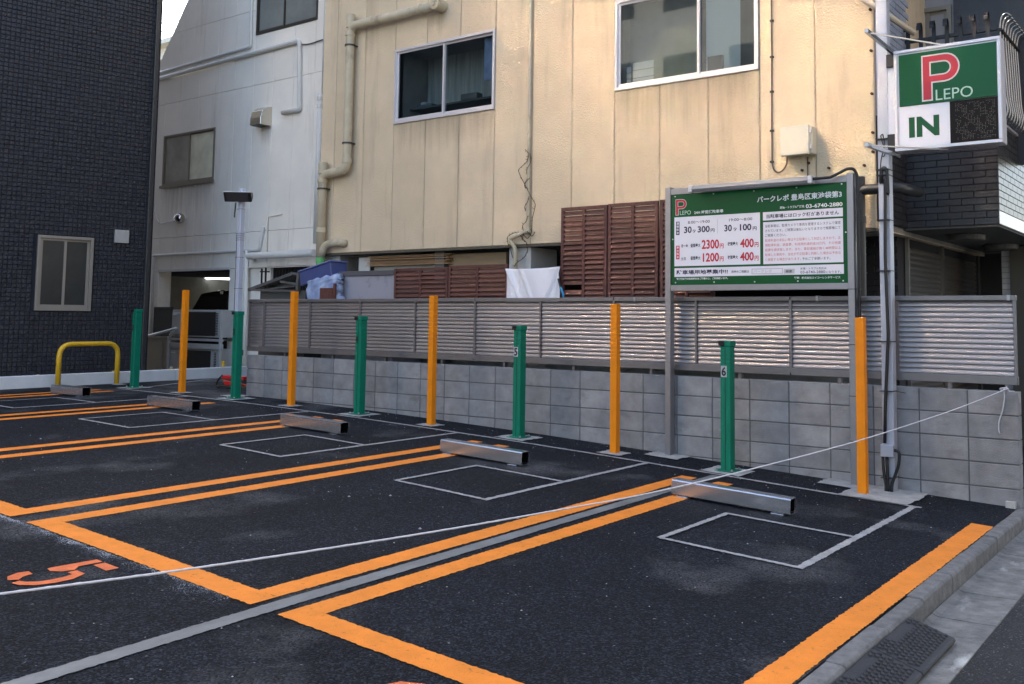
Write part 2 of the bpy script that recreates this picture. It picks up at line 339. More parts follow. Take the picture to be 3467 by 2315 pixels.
def text_mesh(body, bold=0.0):
    c = bpy.data.curves.new('txt', 'FONT'); c.body = body; c.size = 1.0; c.offset = bold; c.fill_mode = 'BOTH'; c.resolution_u = 3
    o = bpy.data.objects.new('txt', c); COL.objects.link(o); bpy.context.view_layer.update()
    me = bpy.data.meshes.new_from_object(o.evaluated_get(bpy.context.evaluated_depsgraph_get())); bpy.data.objects.remove(o); bpy.data.curves.remove(c); return me
def text(body, x0, x1, z0, z1, Y, m, parent, bold=0.0, name='lettering'):
    """flat printed text standing in a plane y = Y, stretched to the given extents"""
    me = text_mesh(body, bold)
    if not len(me.vertices): return None
    co = np.array([v.co[:] for v in me.vertices]); a = co.min(0); b = co.max(0)
    for v in me.vertices:
        v.co = (x0+(v.co.x-a[0])/(b[0]-a[0])*(x1-x0), Y, z0+(v.co.y-a[1])/(b[1]-a[1])*(z1-z0))
    me.materials.clear(); me.name = name
    return put(name, me, m, parent)
def rectm(x0, x1, z0, z1, Y): return MB().add([(x0,Y,z0),(x1,Y,z0),(x1,Y,z1),(x0,Y,z1)], [(0,1,2,3)])

# ------------------------------------------------------------------ the ground
gx = sorted(set(list(np.arange(-14.6, .001, .2).round(3))+[float(x) for x in ZX if -14.6 < x <= 0]+[-.035]))
gx = [x for x in gx if x <= -.035]
vs = []; fs = []
ys = [-16, -8, -4, 0, 3, 6]
for x in gx:
    for y in ys: vs.append((x, y, gz(x)))
k = len(ys)
for i in range(len(gx)-1):
    for j in range(k-1): fs.append((i*k+j, (i+1)*k+j, (i+1)*k+j+1, i*k+j+1))
lot = put('parking_lot', MB().add(vs, fs).mesh('parking_lot'), M_ASPH); lot['kind'] = 'structure'
g = MB().add([(-400,-400,-1.32),(400,-400,-1.32),(400,400,-1.32),(-400,400,-1.32)], [(0,1,2,3)]); struct('ground', g, M_SOIL)
ZS = -1.062
struct('street', MB().add([(.4,-40,ZS-.004),(7.0,-40,ZS-.004),(7.0,40,ZS-.004),(.4,40,ZS-.004)], [(0,1,2,3)]), M_ROAD)
gut = struct('gutter', MB().box(.064, .402, -14, -13.9, -1.2, ZS-.02), M_GUT)
y = -12.6; rnd = random.Random(3)
while y < 9:
    L_ = .6; me = MB(); dz = rnd.uniform(-.002, .002)
    me.prism([(.066, -1.2), (.402, -1.2), (.402, ZS+.004+dz), (.30, ZS+.0+dz), (.10, ZS-.002+dz), (.066, ZS+.012+dz)][::-1], 1, y+.003, y+L_-.003)
    part('gutter_slab', me, M_GUT, gut); y += L_
kerb = struct('kerb', MB().box(-.03, .04, -12.6, 9, -1.2, -.965), M_KERB)
y = -12.58
while y < 9:
    dz = rnd.uniform(-.004, .003); dx = rnd.uniform(-.003, .003)
    me = MB().prism([(-.035+dx, -1.2), (.062+dx, -1.2), (.060+dx, -.962+dz), (.046+dx, -.946+dz), (-.035+dx, -.944+dz)], 1, y+.004, y+.63-.004)
    part('kerb_stone', me, M_KERB, kerb, bevel=.004); y += .63

# painted markings, sheets 4 mm above the asphalt, with slightly ragged edges
def strip_line(name, a, b, w, m, lift=.004, rag=.0045, parent=lot, ext=0.0):
    a = np.array(a, float); b = np.array(b, float); d = b-a; L_ = np.linalg.norm(d); d /= L_; n = np.array((-d[1], d[0])); N = max(2, int(L_/.018)); vs = []; fs = []
    rr = random.Random(hash((round(a[0], 2), round(a[1], 2))) & 0xffff)
    for i in range(N+1):
        c = a+d*L_*i/N
        for s in (-1, 1):
            p = c+n*s*(w/2+rr.uniform(-rag, rag)); vs.append((p[0], p[1], gz(min(p[0], 0))+lift))
    for i in range(N): fs.append((2*i, 2*i+2, 2*i+3, 2*i+1))
    return put(name, MB().add(vs, fs).mesh(name), m, parent)
YB, YF0, YF1 = -.95, -5.505, -5.668
def xb(k, o): return -2.375-2.487*k+o
def xf(k, o): return -2.345-2.462*k+o
for k in range(0, 6):
    for s in (-1, 1):
        o = s*.178
        strip_line('orange_line', (xb(k, o), YB), (xf(k, o), YF0), .15, M_ORL)
for k in range(0, 5):            # front line of the stall between boundary k+1 and k
    x0 = xf(k+1, .178)-.075; x1 = xf(k, -.178)+.075
    strip_line('orange_line', (x0, (YF0+YF1)/2), (x1, (YF0+YF1)/2), .163, M_ORL, lift=.0045)
strip_line('orange_line', (-.107, -.91), (-.125, YF0), .155, M_ORL)
strip_line('orange_line', (xf(0, .178)-.075, (YF0+YF1)/2), (-.05, (YF0+YF1)/2), .163, M_ORL, lift=.0045)
# thin grey guide lines: a long row line and a square box per stall
strip_line('grey_line', (-12.45, -.68), (-.62, -.645), .05, M_GRL, lift=.007, rag=.006)
strip_line('grey_line', (-12.42, -.26), (-13.47, 1.75), .045, M_GRL, lift=.006, rag=.005)
for k, (xl, xr) in enumerate(((-1.65, -.68), (-4.11, -3.16), (-6.46, -5.58), (-9.06, -8.06), (-11.57, -10.62))):
    strip_line('grey_line', (xr, -.65), (xr-.01, -3.06), .05 if k else .055, M_GRL, lift=.006, rag=.006)
    strip_line('grey_line', (xl, -2.04), (xr, -2.03), .042, M_GRL, lift=.0085, rag=.005)
    strip_line('grey_line', (xl, -3.045), (xr, -3.045), .042, M_GRL, lift=.0085, rag=.005)
    strip_line('grey_line', (xl, -2.03), (xl, -3.06), .042, M_GRL, lift=.010, rag=.005)
strip_line('repair_strip', (-2.40, -.70), (-2.375, -3.5), .095, M_STRIP, lift=.0055, rag=.003)
strip_line('repair_strip', (-2.375, -3.5), (-2.345, -5.65), .10, M_STRIP, lift=.0055, rag=.003)
strip_line('repair_strip', (-2.345, -5.65), (-2.26, -8.6), .10, M_STRIP, lift=.0055, rag=.004)
def speckle_mat():
    m = bpy.data.materials.new('chalk_overspray'); m.use_nodes = True; n = m.node_tree; b = n.nodes['Principled BSDF']; L = n.links
    b.inputs['Base Color'].default_value = (.34, .37, .41, 1); b.inputs['Roughness'].default_value = .9
    geo = n.nodes.new('ShaderNodeNewGeometry'); vo = n.nodes.new('ShaderNodeTexVoronoi'); vo.inputs['Scale'].default_value = 115; L.new(geo.outputs['Position'], vo.inputs['Vector'])
    no = n.nodes.new('ShaderNodeTexNoise'); no.inputs['Scale'].default_value = 4.5; no.inputs['Detail'].default_value = 4; L.new(geo.outputs['Position'], no.inputs['Vector'])
    tc = n.nodes.new('ShaderNodeTexCoord'); sx = n.nodes.new('ShaderNodeSeparateXYZ'); L.new(tc.outputs['Generated'], sx.inputs[0])
    a = n.nodes.new('ShaderNodeMath'); a.operation = 'MULTIPLY'; L.new(sx.outputs[1], a.inputs[0]); a.inputs[1].default_value = .6
    s1_ = n.nodes.new('ShaderNodeMath'); s1_.operation = 'MULTIPLY_ADD'; L.new(no.outputs[0], s1_.inputs[0]); s1_.inputs[1].default_value = 1.5; L.new(a.outputs[0], s1_.inputs[2])
    s2_ = n.nodes.new('ShaderNodeMath'); s2_.operation = 'MULTIPLY_ADD'; L.new(vo.outputs['Distance'], s2_.inputs[0]); s2_.inputs[1].default_value = -1.1; L.new(s1_.outputs[0], s2_.inputs[2])
    r = n.nodes.new('ShaderNodeMapRange'); r.inputs[1].default_value = .66; r.inputs[2].default_value = .86; r.inputs[4].default_value = .8; L.new(s2_.outputs[0], r.inputs[0]); L.new(r.outputs[0], b.inputs['Alpha']); return m
ov = speckle_mat()
for (a, b) in (((-5.3, -5.75), (-3.9, -5.745)), ((-3.9, -5.745), (-2.6, -5.73))): strip_line('chalk_overspray', a, b, .13, ov, lift=.003, rag=.01)
# stencilled stall number 5 (four strokes with stencil gaps) and the top of a 6
def ground_poly(name, pts, m, lift=.005):
    me = loops_mesh([pts], name)
    for v in me.vertices: v.co = (v.co.x, v.co.z, gz(v.co.x)+lift)
    me.materials.clear(); return put(name, me, m, lot)
def stadium(pts, w, n=6):
    out = []; P = [np.array(p, float) for p in pts]
    L_, R_ = [], []
    for i, p in enumerate(P):
        d = P[min(i+1, len(P)-1)]-P[max(i-1, 0)]; d /= np.linalg.norm(d); nn = np.array((-d[1], d[0])); L_.append(p+nn*w[i]/2); R_.append(p-nn*w[i]/2)
    return [tuple(p) for p in L_+R_[::-1]]
for kx, nums in ((-3.535, '5'), (-6.0, '4'), (-8.5, '3')):
    if nums != '5': continue
    ground_poly('stall_number', [(kx-.02, -5.855), (kx-.02, -5.79), (kx+.12, -5.79), (kx+.12, -5.86)], M_ORN)
    ground_poly('stall_number', [(kx-.125, -6.035), (kx-.105, -5.79), (kx-.045, -5.79), (kx-.05, -5.92), (kx-.005, -5.965), (kx-.02, -6.02), (kx-.07, -6.06), (kx-.12, -6.05)], M_ORN)
    ground_poly('stall_number', stadium([(kx+.01, -5.985), (kx+.075, -5.985), (kx+.105, -6.05), (kx+.105, -6.13), (kx+.085, -6.2), (kx+.035, -6.25), (kx-.01, -6.262)], [.05, .06, .065, .065, .06, .055, .045]), M_ORN)
    ground_poly('stall_number', stadium([(kx-.11, -6.14), (kx-.115, -6.18), (kx-.095, -6.225), (kx-.05, -6.255)], [.06, .075, .075, .05]), M_ORN)
cx6 = -1.17
ground_poly('stall_number', stadium([(cx6+.10, -5.895), (cx6+.065, -5.835), (cx6, -5.805), (cx6-.065, -5.845), (cx6-.095, -5.93), (cx6-.12, -6.05), (cx6-.1, -6.17), (cx6, -6.22), (cx6+.09, -6.17), (cx6+.11, -6.08), (cx6+.06, -6.0), (cx6-.03, -6.0)], [.05, .06, .06, .07, .07, .07, .065, .06, .06, .06, .055, .05]), M_ORN)
# mortar pads round the posts
def pad(x0, x1, y0, y1, s=1, lift=.012, col=M_PAD):
    rr = random.Random(int(abs(x0*1000))); n = 9; pts = []
    for (a, b) in (((x0, y0), (x1, y0)), ((x1, y0), (x1, y1)), ((x1, y1), (x0, y1)), ((x0, y1), (x0, y0))):
        for i in range(n): t = i/n; pts.append((a[0]+(b[0]-a[0])*t+rr.uniform(-.012, .012), a[1]+(b[1]-a[1])*t+rr.uniform(-.012, .012)))
    me = loops_mesh([pts], 'mortar_pad')
    for v in me.vertices: v.co = (v.co.x, v.co.z, gz(v.co.x)+lift)
    me.materials.clear(); return put('mortar_pad', me, col, lot)
GPX = [-2.425, -4.905, -7.41, -9.90, -12.44]; OPX = [-1.155, -3.66, -6.18, -8.685, -11.15]
for x in GPX: pad(x-.19, x+.19, -.62, -.24)
for x in OPX: pad(x-.13, x+.13, -.585, -.345)
pad(-3.42, -3.04, -.30, .0); pad(-1.62, -1.05, -.30, -.005, lift=.011); pad(-1.30, -.72, -.66, -.02, lift=.014)
# small loose chips
chips = MB(); rr = random.Random(11)
for i in range(280):
    x = rr.uniform(-9, -.1); y_ = rr.choice([rr.uniform(-.9, -.05), rr.uniform(-6.5, -.1), rr.uniform(-5, -.1)]); s = rr.uniform(.002, .006)*(1.8 if rr.random() < .06 else 1); z = gz(x)
    chips.add([(x-s, y_-s*.6, z), (x+s, y_-s, z), (x+s*.7, y_+s, z), (x-s*.8, y_+s*.7, z), (x, y_, z+s*.9)], [(0,1,4),(1,2,4),(2,3,4),(3,0,4)])
o = put('gravel_chips', chips.mesh('gravel_chips'), M_CONCP); o['kind'] = 'stuff'; o['label'] = 'scattered pale mortar chips on the asphalt'

# ------------------------------------------------------------------ concrete block wall
bw = thing('block_wall', 'low grey concrete block wall at the back of the parking lot under the louvre fence', 'wall', loc=(-5, .06, 0))
core = put('mortar_core', MB().box(-10.24, -.012, .008, .142, -1.3, -.006).mesh('mortar_core'), M_MORT); core.parent = bw; core.matrix_parent_inverse = Matrix.Translation((5, -.06, 0))
PI_ = Matrix.Translation((5, -.06, 0))
me390 = bevbox(.389, .14, .190, .004, 'block'); me250 = bevbox(.250, .14, .190, .004, 'block_short'); me360 = bevbox(.375, .14, .190, .004, 'block_end'); mebot = bevbox(.389, .14, .245, .004, 'block')
edges = [(-.4*i-.4, me390, .4) for i in range(0, 24)]
def addblock(xc, zc, me):
    o = put('block', me, M_BLOCK, bw, loc=(xc+rb.uniform(-.001, .001), rb.uniform(-.0015, .0015), zc)); o.matrix_parent_inverse = PI_
rb = random.Random(5)
for r in range(5):
    zc = -.097-.2*r-(0 if r == 0 else .0)
    for i in range(23): addblock(-.2-.4*i, zc, me390)
    addblock(-9.33+.0, zc, me250); addblock(-9.46-.385, zc, me360) if False else None
    addblock(-9.66, zc, me390); addblock(-10.06, zc, me390)
# fix overlaps: remaining left stretch is built of the two cut sizes above

# ------------------------------------------------------------------ louvre fence on the wall
fz0, fz1 = .055, .803
fence = thing('louvre_fence', 'bronze grey aluminium louvre fence of slanted slats standing on the block wall', 'fence', loc=(-5, .05, 0))
FP = Matrix.Translation((5, -.05, 0))
def fpart(name, me, m, loc=None):
    o = put(name, me, m, fence, loc=loc); o.matrix_parent_inverse = FP; return o
NS = 14; pitch = (fz1-.045-(fz0+.075))/NS
prof = [(.0, .0), (.0, .013), (.021, pitch+.001), (.025, pitch-.003), (.006, .008), (.006, 0)]
slatL = {}
def slatmesh(w):
    k = round(w, 3)
    if k not in slatL: slatL[k] = MB().prism(prof, 0, -w/2, w/2).mesh('slat')
    return slatL[k]
posts = [-.02-1.0*0, -.99, -1.99, -3.0, -3.99, -4.98, -5.96, -6.95, -7.95, -8.95, -9.95, -10.29]
for i in range(len(posts)-1):
    x1, x0 = posts[i], posts[i+1]; w = x1-x0-.03
    for k in range(NS):
        fpart('slat', slatmesh(w), M_SLAT, loc=((x0+x1)/2, .045, fz0+.075+k*pitch))
for i, x in enumerate(posts):
    w = .02 if i % 2 == 1 or i == 0 else .028
    fpart('post', MB().box(x-w/2, x+w/2, .028, .075, fz0+.02, fz1-.03).mesh('post'), M_FRAME)
    if i % 1 == 0 and i < 11:
        fpart('stand', MB().box(x-.55, x-.52, .05, .09, -.02, fz0+.01).mesh('stand'), M_FRAME)
for a, b in ((-.005, -1.985), (-1.995, -3.985), (-3.995, -5.955), (-5.965, -7.945), (-7.955, -10.31)):
    o = fpart('top_rail', MB().box(b, a, .025, .085, fz1-.042, fz1).mesh('top_rail'), M_FRAME); bevmod(o, .004)
    o = fpart('bottom_rail', MB().box(b, a, .025, .085, fz0, fz0+.07).mesh('bottom_rail'), M_FRAME); bevmod(o, .004)
for x in (-.06, -1.72, -3.72): fpart('rail_clip', MB().box(x-.012, x+.012, .018, .09, fz1-.044, fz1+.004).mesh('rail_clip'), M_ALU)

# ------------------------------------------------------------------ posts along the row
def number_on(parent, ch, x, Y, zc, h, sticker):
    if sticker: part('sticker', rectm(x-h*.36, x+h*.36, zc-h*.62, zc+h*.62, Y-.001), M_LGREY, parent)
    text(ch, x-h*.27, x+h*.27, zc-h*.5, zc+h*.5, Y-.002, M_BLK, parent, .03, 'post_number')
GL = {'6': 'green square camera post numbered 6, right in front of the price board', '5': 'green square camera post with a black 5 on a grey sticker, below the white cloth', '4': 'green square camera post with a plain black 4, below the grey cabinet',
      '3': 'green square camera post numbered 3 by the floodlight pole at the wall end', '2': 'green square camera post numbered 2 beside the yellow hoop barrier'}
for x, ch in zip(GPX, '65432'):
    z0 = gz(x); Y = -.43; t = thing('camera_post', GL[ch], 'post', 'green numbered camera posts', (x, Y, z0))
    b = MB().box(-.05, .05, -.05, .05, 0, 1.165); part('shaft', b, M_POSTG, t, bevel=.004)
    part('seam', MB().box(-.003, .003, -.0525, -.0505, .02, 1.15), M_BLKM, t)
    h = MB().box(-.057, .057, -.0575, .0575, 1.165, 1.215); part('head', h, M_POSTG, t, bevel=.004)
    cm = MB().box(-.064, -.004, -.066, -.0585, 1.168, 1.207); part('camera_window', cm, M_BLK, t, bevel=.003)
    hd_ = part('camera_hood', MB().prism([(-.066, 1.207), (-.085, 1.207), (-.085, 1.211), (-.066, 1.2145)], 0, -.066, .0), M_BLKM, t)
    part('lens', MB().cyl((-.045, -.074, 1.187), .012, .009, 1, 14), M_BLK, t)
    part('lens', MB().cyl((-.018, -.071, 1.187), .008, .006, 1, 12), M_BLKM, t)
    part('base_plate', MB().box(-.095, .095, -.095, .095, .012, .021), M_POSTG, t, bevel=.002)
    for a in (-.078, .078):
        for c in (-.078, .078): part('bolt', MB().cyl((a, c, .021), .011, .016, 2, 6), M_BOLT, t)
    number_on(t, ch, -.012 if ch in '65' else -.02, -.0535, .93, .085, ch in '56')
OL = ['orange square post in front of the steel sign pole, the nearest one', 'orange square post below the tall brown louvred shutters', 'orange square post below the low brown louvred shutters', 'orange square post near the left end of the louvre fence, beside the blue crate', 'orange square post in front of the air conditioner units']
for x, lb in zip(OPX, OL):
    t = thing('orange_post', lb, 'post', 'orange marker posts', (x, -.45, gz(x)))
    part('shaft', MB().box(-.0375, .0375, -.0375, .0375, 0, 1.50), M_POSTO, t, bevel=.003)
    part('cap', MB().box(-.036, .036, -.036, .036, 1.5, 1.503), M_POSTO, t, bevel=.001)
# wheel stops: square steel tube on two feet
SL = {0: 'galvanised steel tube wheel stop nearest the camera, under the rope', 1: 'galvanised steel tube wheel stop that lies next behind the nearest one', 2: 'galvanised steel tube wheel stop that is the middle one of the five', 3: 'galvanised steel tube wheel stop in front of the floodlight pole', 4: 'galvanised steel tube wheel stop by the yellow hoop barrier'}
for i, (x0, x1) in enumerate(((-2.272, -1.272), (-4.80, -3.82), (-7.20, -6.235), (-9.83, -8.89), (-12.26, -11.44))):
    za, zb = gz(x0), gz(x1); t = thing('wheel_stop', SL[i], 'wheel stop', 'steel wheel stops', ((x0+x1)/2, -1.72, (za+zb)/2)); L_ = x1-x0
    S = .118; T = .004; ya, yb_ = -.06, .06; zo = .014
    m = MB(); h = L_/2
    out = [(ya+.008, zo), (yb_-.008, zo), (yb_, zo+.008), (yb_, zo+S-.008), (yb_-.008, zo+S), (ya+.008, zo+S), (ya, zo+S-.008), (ya, zo+.008)]
    inn = [(p[0]*.93, zo+S/2+(p[1]-zo-S/2)*.93) for p in out]
    vs = []
    for X_ in (-h, h):
        for lp in (out, inn):
            for p in lp: vs.append((X_, p[0], p[1]))
    fs = []
    for k in range(8):
        j = (k+1) % 8
        fs += [(k, j, j+16, k+16), (k+8, k+24, j+24, j+8), (k, k+8, j+8, j), (k+16, j+16, j+24, k+24)]
    m.add(vs, fs); o = part('tube', m, M_GALV, t)
    for a in (-h+.10, h-.10): part('foot', MB().box(a-.05, a+.05, -.075, .075, 0, .012), M_GALV, t, bevel=.002)
    part('inner_shade_plate', MB().box(h-.13, h-.125, ya+.005, yb_-.005, zo+.005, zo+S-.005), mat('inner_shade_black', (.004, .004, .004), .9, spec=.05), t)  # black plate and lining stand in for the shade inside the tube
    part('inner_shade_lining', MB().box(h-.124, h-.012, ya+.005, yb_-.005, zo+.005, zo+.007).box(h-.124, h-.012, ya+.0045, ya+.0065, zo+.008, zo+S-.008).box(h-.124, h-.012, yb_-.0065, yb_-.0045, zo+.008, zo+S-.008).box(h-.124, h-.012, ya+.005, yb_-.005, zo+S-.007, zo+S-.005), MATS['inner_shade_black'], t)
    part('bolt', MB().cyl((h-.12, -.0, .018+.004), .01, .02, 2, 6), M_BOLT, t)
    t.rotation_euler = (0, -math.atan2(zb-za, L_), rad(1.2))

# ------------------------------------------------------------------ price board
YBD = -.13
def b4(a, b): return (2230+a*.29374, 560+b*.29374)
pb = thing('price_board', 'large green and white parking price board with red prices on two grey posts', 'sign', loc=(-2.28, -.13, -.83))
PB = Matrix.Translation((2.28, .13, .83))
def fix(o, mtx):
    if o: o.matrix_parent_inverse = mtx
    return o
for x0, x1, lb in ((-3.266, -3.205, 'left post'), (-1.371, -1.31, 'right post')):
    o = fix(part('post', MB().box(x0, x1, YBD, YBD+.09, gz(x0), 1.925), M_ALU, pb, bevel=.003), PB)
for z0, z1 in ((1.846, 1.908), (.862, .920)):
    fix(part('rail', MB().box(-3.205, -1.371, YBD+.006, YBD+.05, z0, z1), M_ALU, pb, bevel=.002), PB)
panel = fix(part('panel', MB().box(-3.203, -1.373, YBD+.016, YBD+.03, .92, 1.846), M_SGREEN, pb), PB)
YP = YBD+.0145
def bt(s, xl, xr, yt, yb, m, bold=.0, lv=2):
    x0, zb = PY(b4(xl, yb), YP); _, zt = PY(b4(xl, yt), YP); x1, _ = PY(b4(xr, (yt+yb)/2), YP)
    return text(s, x0, x1, zb, zt, YP-.0008*lv, m, panel, bold)
def br(xl, yt, xr, yb, m, lv=1, nm='print_area'):
    x0, zt = PY(b4(xl, yt), YP); _, zb = PY(b4(xl, yb), YP); x1, _ = PY(b4(xr, yb), YP)
    return part(nm, rectm(x0, x1, zb, zt, YP-.0008*lv), m, panel)
br(182, 600, 1172, 1162, M_SWHITE); br(1202, 540, 2125, 635, M_SWHITE); br(1204, 655, 2131, 1138, M_SWHITE); br(183, 1185, 2137, 1285, M_SWHITE)
def logo(x0, x1, z0, z1, Y, parent, withtext=True):
    w = (x1-x0); h = z1-z0
    def P_(g):      # g: inset
        o_ = [(x0+g, z0+g), (x0+g, z1-g)]; zc = z1-.31*h; rr_ = .31*h-g; xc = x0+w-.31*h*.98
        for i in range(13):
            a = math.pi/2-math.pi*i/12; o_.append((xc+(.31*h-g)*math.cos(a)*.98, zc+rr_*math.sin(a)))
        o_ += [(x0+.29*w-g, z0+.38*h+g), (x0+.29*w-g, z0+g)]
        hh = [(x0+.245*w-g, z0+.555*h-g), ]
        zi0, zi1 = z0+.565*h-g, z0+.815*h+g; ri = (zi1-zi0)/2; xi = x0+.74*w-ri+g
        hh = [(x0+.25*w-g, zi0), (x0+.25*w-g, zi1)]
        for i in range(11):
            a = math.pi/2-math.pi*i/10; hh.append((xi+ri*math.cos(a), (zi0+zi1)/2+ri*math.sin(a)))
        return [o_, hh]
    for g, m, dy in ((0, M_OUTL, 0), (.038*w, M_RTXT, .0012)):
        me = loops_mesh(P_(g), 'logo_letter')
        for v in me.vertices: v.co.y = Y-dy
        me.materials.clear(); put('logo_letter', me, m, parent)
lx0, lz0 = PY(b4(195, 577), YP); _, lz1 = PY(b4(195, 392), YP); lx1, _ = PY(b4(323, 450), YP)
logo(lx0, lx1, lz0, lz1, YP-.0016, panel)
bt('LEPO', 246, 372, 524, 571, M_LTXT)
bt('24H 時間貸駐車場', 410, 745, 524, 563, M_WTXT, .02)
bt('パークレポ 豊島区東池袋第3', 1135, 2112, 357, 430, M_WTXT, .022)
bt('故障・トラブル連絡先', 1400, 1680, 471, 502, M_WTXT, .02)
bt('03-6740-2880', 1697, 2120, 447, 492, M_WTXT, .018)
bt('8:00～19:00', 338, 590, 640, 674, M_KTXT, .01); bt('19:00～8:00', 812, 1080, 612, 645, M_KTXT, .01)
for s, a, b, t_, u_, m in (('30',293,382,705,782,M_KTXT),('分',388,432,737,778,M_KTXT),('300',450,590,700,774,M_KTXT),('円',600,645,727,769,M_KTXT),('30',758,845,685,762,M_KTXT),('分',860,905,714,756,M_KTXT),('100',937,1070,676,752,M_KTXT),('円',1085,1130,704,749,M_KTXT),
    ('月～金',258,340,908,948,M_KTXT),('昼間最大',368,482,902,946,M_KTXT),('2300',497,697,858,965,M_RTXT),('円',705,750,900,957,M_RTXT),('夜間最大',795,915,882,926,M_KTXT),('400',940,1098,846,948,M_RTXT),('円',1107,1152,884,942,M_RTXT),
    ('土日',258,312,1056,1093,M_KTXT),('昼間最大',368,482,1047,1091,M_KTXT),('1200',510,697,1010,1112,M_RTXT),('円',705,750,1049,1106,M_RTXT),('夜間最大',795,915,1037,1080,M_KTXT),('400',940,1098,1000,1100,M_RTXT),('円',1107,1152,1040,1097,M_RTXT)):
    bt(s, a, b, t_, u_, m, .03)
br(677, 620, 681, 787, M_GTXT, 2, 'divider')
br(202, 648, 242, 802, M_KTXT, 2, 'print_label'); br(202, 925, 242, 1082, M_RTXT, 2, 'print_label')
for i, ch in enumerate('通常料金'): bt(ch, 209, 235, 656+i*36, 686+i*36, M_SWHITE, .02, 3)
for i, ch in enumerate('最大料金'): bt(ch, 209, 235, 934+i*36, 964+i*36, M_SWHITE, .02, 3)
bt('当駐車場にはロック板がありません', 1240, 2080, 564, 612, M_KTXT, .025)
for s, a, b, t_, m in (('当駐車場は、監視カメラで車両を管理するシステムで運営',1228,2098,683,M_KTXT),('されています。ご精算は後払いとなりますので精算機にて',1228,2098,737,M_KTXT),('ご精算ください。',1228,1470,791,M_KTXT),
    ('駐車料金の未払い等は不正駐車として対応しますので、正',1228,2100,848,M_PTXT),('規駐車料金、調査費、利用規約違約金10万円、その他諸',1228,2100,903,M_PTXT),('経費を請求致します。また、事前連絡が無く48時間以上',1228,2102,958,M_PTXT),('駐車した車両や、当社が不正駐車と判断した場合は予告な',1228,2102,1013,M_PTXT),('く施錠する場合があります。',1230,1640,1068,M_PTXT),('予めご了承願います。',1655,1980,1058,M_KTXT)):
    bt(s, a, b, t_, t_+34, m, .004)
bt('駐車場用地募集中!!', 205, 798, 1207, 1260, M_KTXT, .03); bt('用地のご相談は', 838, 1042, 1209, 1240, M_KTXT, .02)
br(1072, 1190, 1435, 1254, M_LGREY, 2, 'print_box'); br(1082, 1199, 1424, 1245, M_SWHITE, 3, 'print_box'); bt('パークレポ', 1095, 1305, 1202, 1238, M_GTXT, .0, 4)
br(1445, 1192, 1570, 1246, M_LGREY, 2, 'print_box'); bt('検索', 1465, 1540, 1204, 1236, M_KTXT, .015, 3)
bt('故障・トラブル対応は', 1635, 1935, 1174, 1204, M_KTXT, .008); bt('03-6740-2880', 1635, 1920, 1213, 1246, M_KTXT, .008); bt('になります。', 1928, 2105, 1212, 1242, M_KTXT, .008)
bt('精算機記載の利用規約をご確認の上、ご利用願います。', 205, 800, 1296, 1320, M_WTXT, .02); bt('管理：株式会社エイコーレンタサービス', 1562, 2095, 1282, 1310, M_WTXT, .02)
me = loops_mesh([[(0,0),(.012,.018),(.004,.02),(.006,.034),(-.002,.034),(-.006,.018),(-.014,.012),(-.012,.004)]], 'pointer'); hx, hz = PY(b4(1580, 1240), YP)
for v in me.vertices: v.co = (v.co.x+hx, YP-.004, v.co.z+hz)
me.materials.clear(); put('hand_pointer', me, M_SWHITE, panel)
for a, b in ((192,358),(633,327),(1098,292),(1590,255),(2110,212),(163,852),(2158,768),(195,1350),(640,1343),(1107,1340),(1605,1332),(2128,1328)):
    x, z = PY(b4(a, b), YP); part('screw', MB().cyl((x, YP-.005, z), .007, .006, 1, 8), M_BOLT, panel)
# lamp along the top edge of the board, its cable, drain and cable ties
lp = thing('sign_lamp', 'long slim white strip lamp fixed along the top edge of the price board', 'lamp', loc=(-2.2, -.25, 1.9))
LPm = Matrix.Translation((2.2, .25, -1.9))
xa, za = PY(b4(368, 262), -.25); xb_, zb_ = PY(b4(1770, 150), -.25); zl = (za+zb_)/2
fix(part('housing', MB().prism([(-.29, zl-.02), (-.275, zl+.022), (-.215, zl+.03), (-.205, zl+.005), (-.215, zl-.02)], 0, xa, xb_), mat('lamp_housing_grey', (.26, .27, .29), .5), lp, bevel=.003), LPm)
fix(part('tube_cover', MB().tube([(xa+.03, -.252, zl-.024), (xb_-.03, -.252, zl-.024)], .019, 12), M_TUBEOFF, lp), LPm)
for x in (xa+.012, xb_-.012): fix(part('end_cap', MB().box(x-.02, x+.02, -.288, -.21, zl-.045, zl+.026), M_WALU, lp, bevel=.004), LPm)
for x in (xa+.25, xb_-.25): fix(part('arm', MB().box(x-.012, x+.012, -.215, -.118, zl-.004, zl+.006), M_ALU, lp), LPm)
ca = thing('black_cable', 'black corrugated cable looping from the strip lamp over the board post down to the ground', 'cable', loc=(-1.3, -.1, -.88))
CAm = Matrix.Translation((1.3, .1, .88))
pts = [(xb_, -.25, zl-.005), (xb_+.14, -.24, zl-.0), (-1.50, -.2, 1.885), (-1.42, -.17, 1.925), (-1.36, -.14, 1.965), (-1.31, -.11, 1.965), (-1.285, -.09, 1.91), (-1.283, -.085, 1.6), (-1.285, -.085, .6), (-1.282, -.085, -.87)]
fix(part('conduit', MB().tube(pts, .014, 8, bend=.05), M_BLK, ca), CAm)
for z in (.86, .36, -.10, -.5): fix(part('cable_tie', MB().box(-1.374, -1.262, -.134, -.066, z, z+.006), M_BLK, ca), CAm)
ts = thing('black_twin_cable', 'second thin black cable strapped down the back edge of the right board post', 'cable', loc=(-1.29, -.05, -.88))
fix(part('sheath', MB().tube([(-1.288, -.055, 1.8), (-1.29, -.05, .9), (-1.286, -.052, -.87)], .009, 6), M_BLK, ts), Matrix.Translation((1.29, .05, .88)))

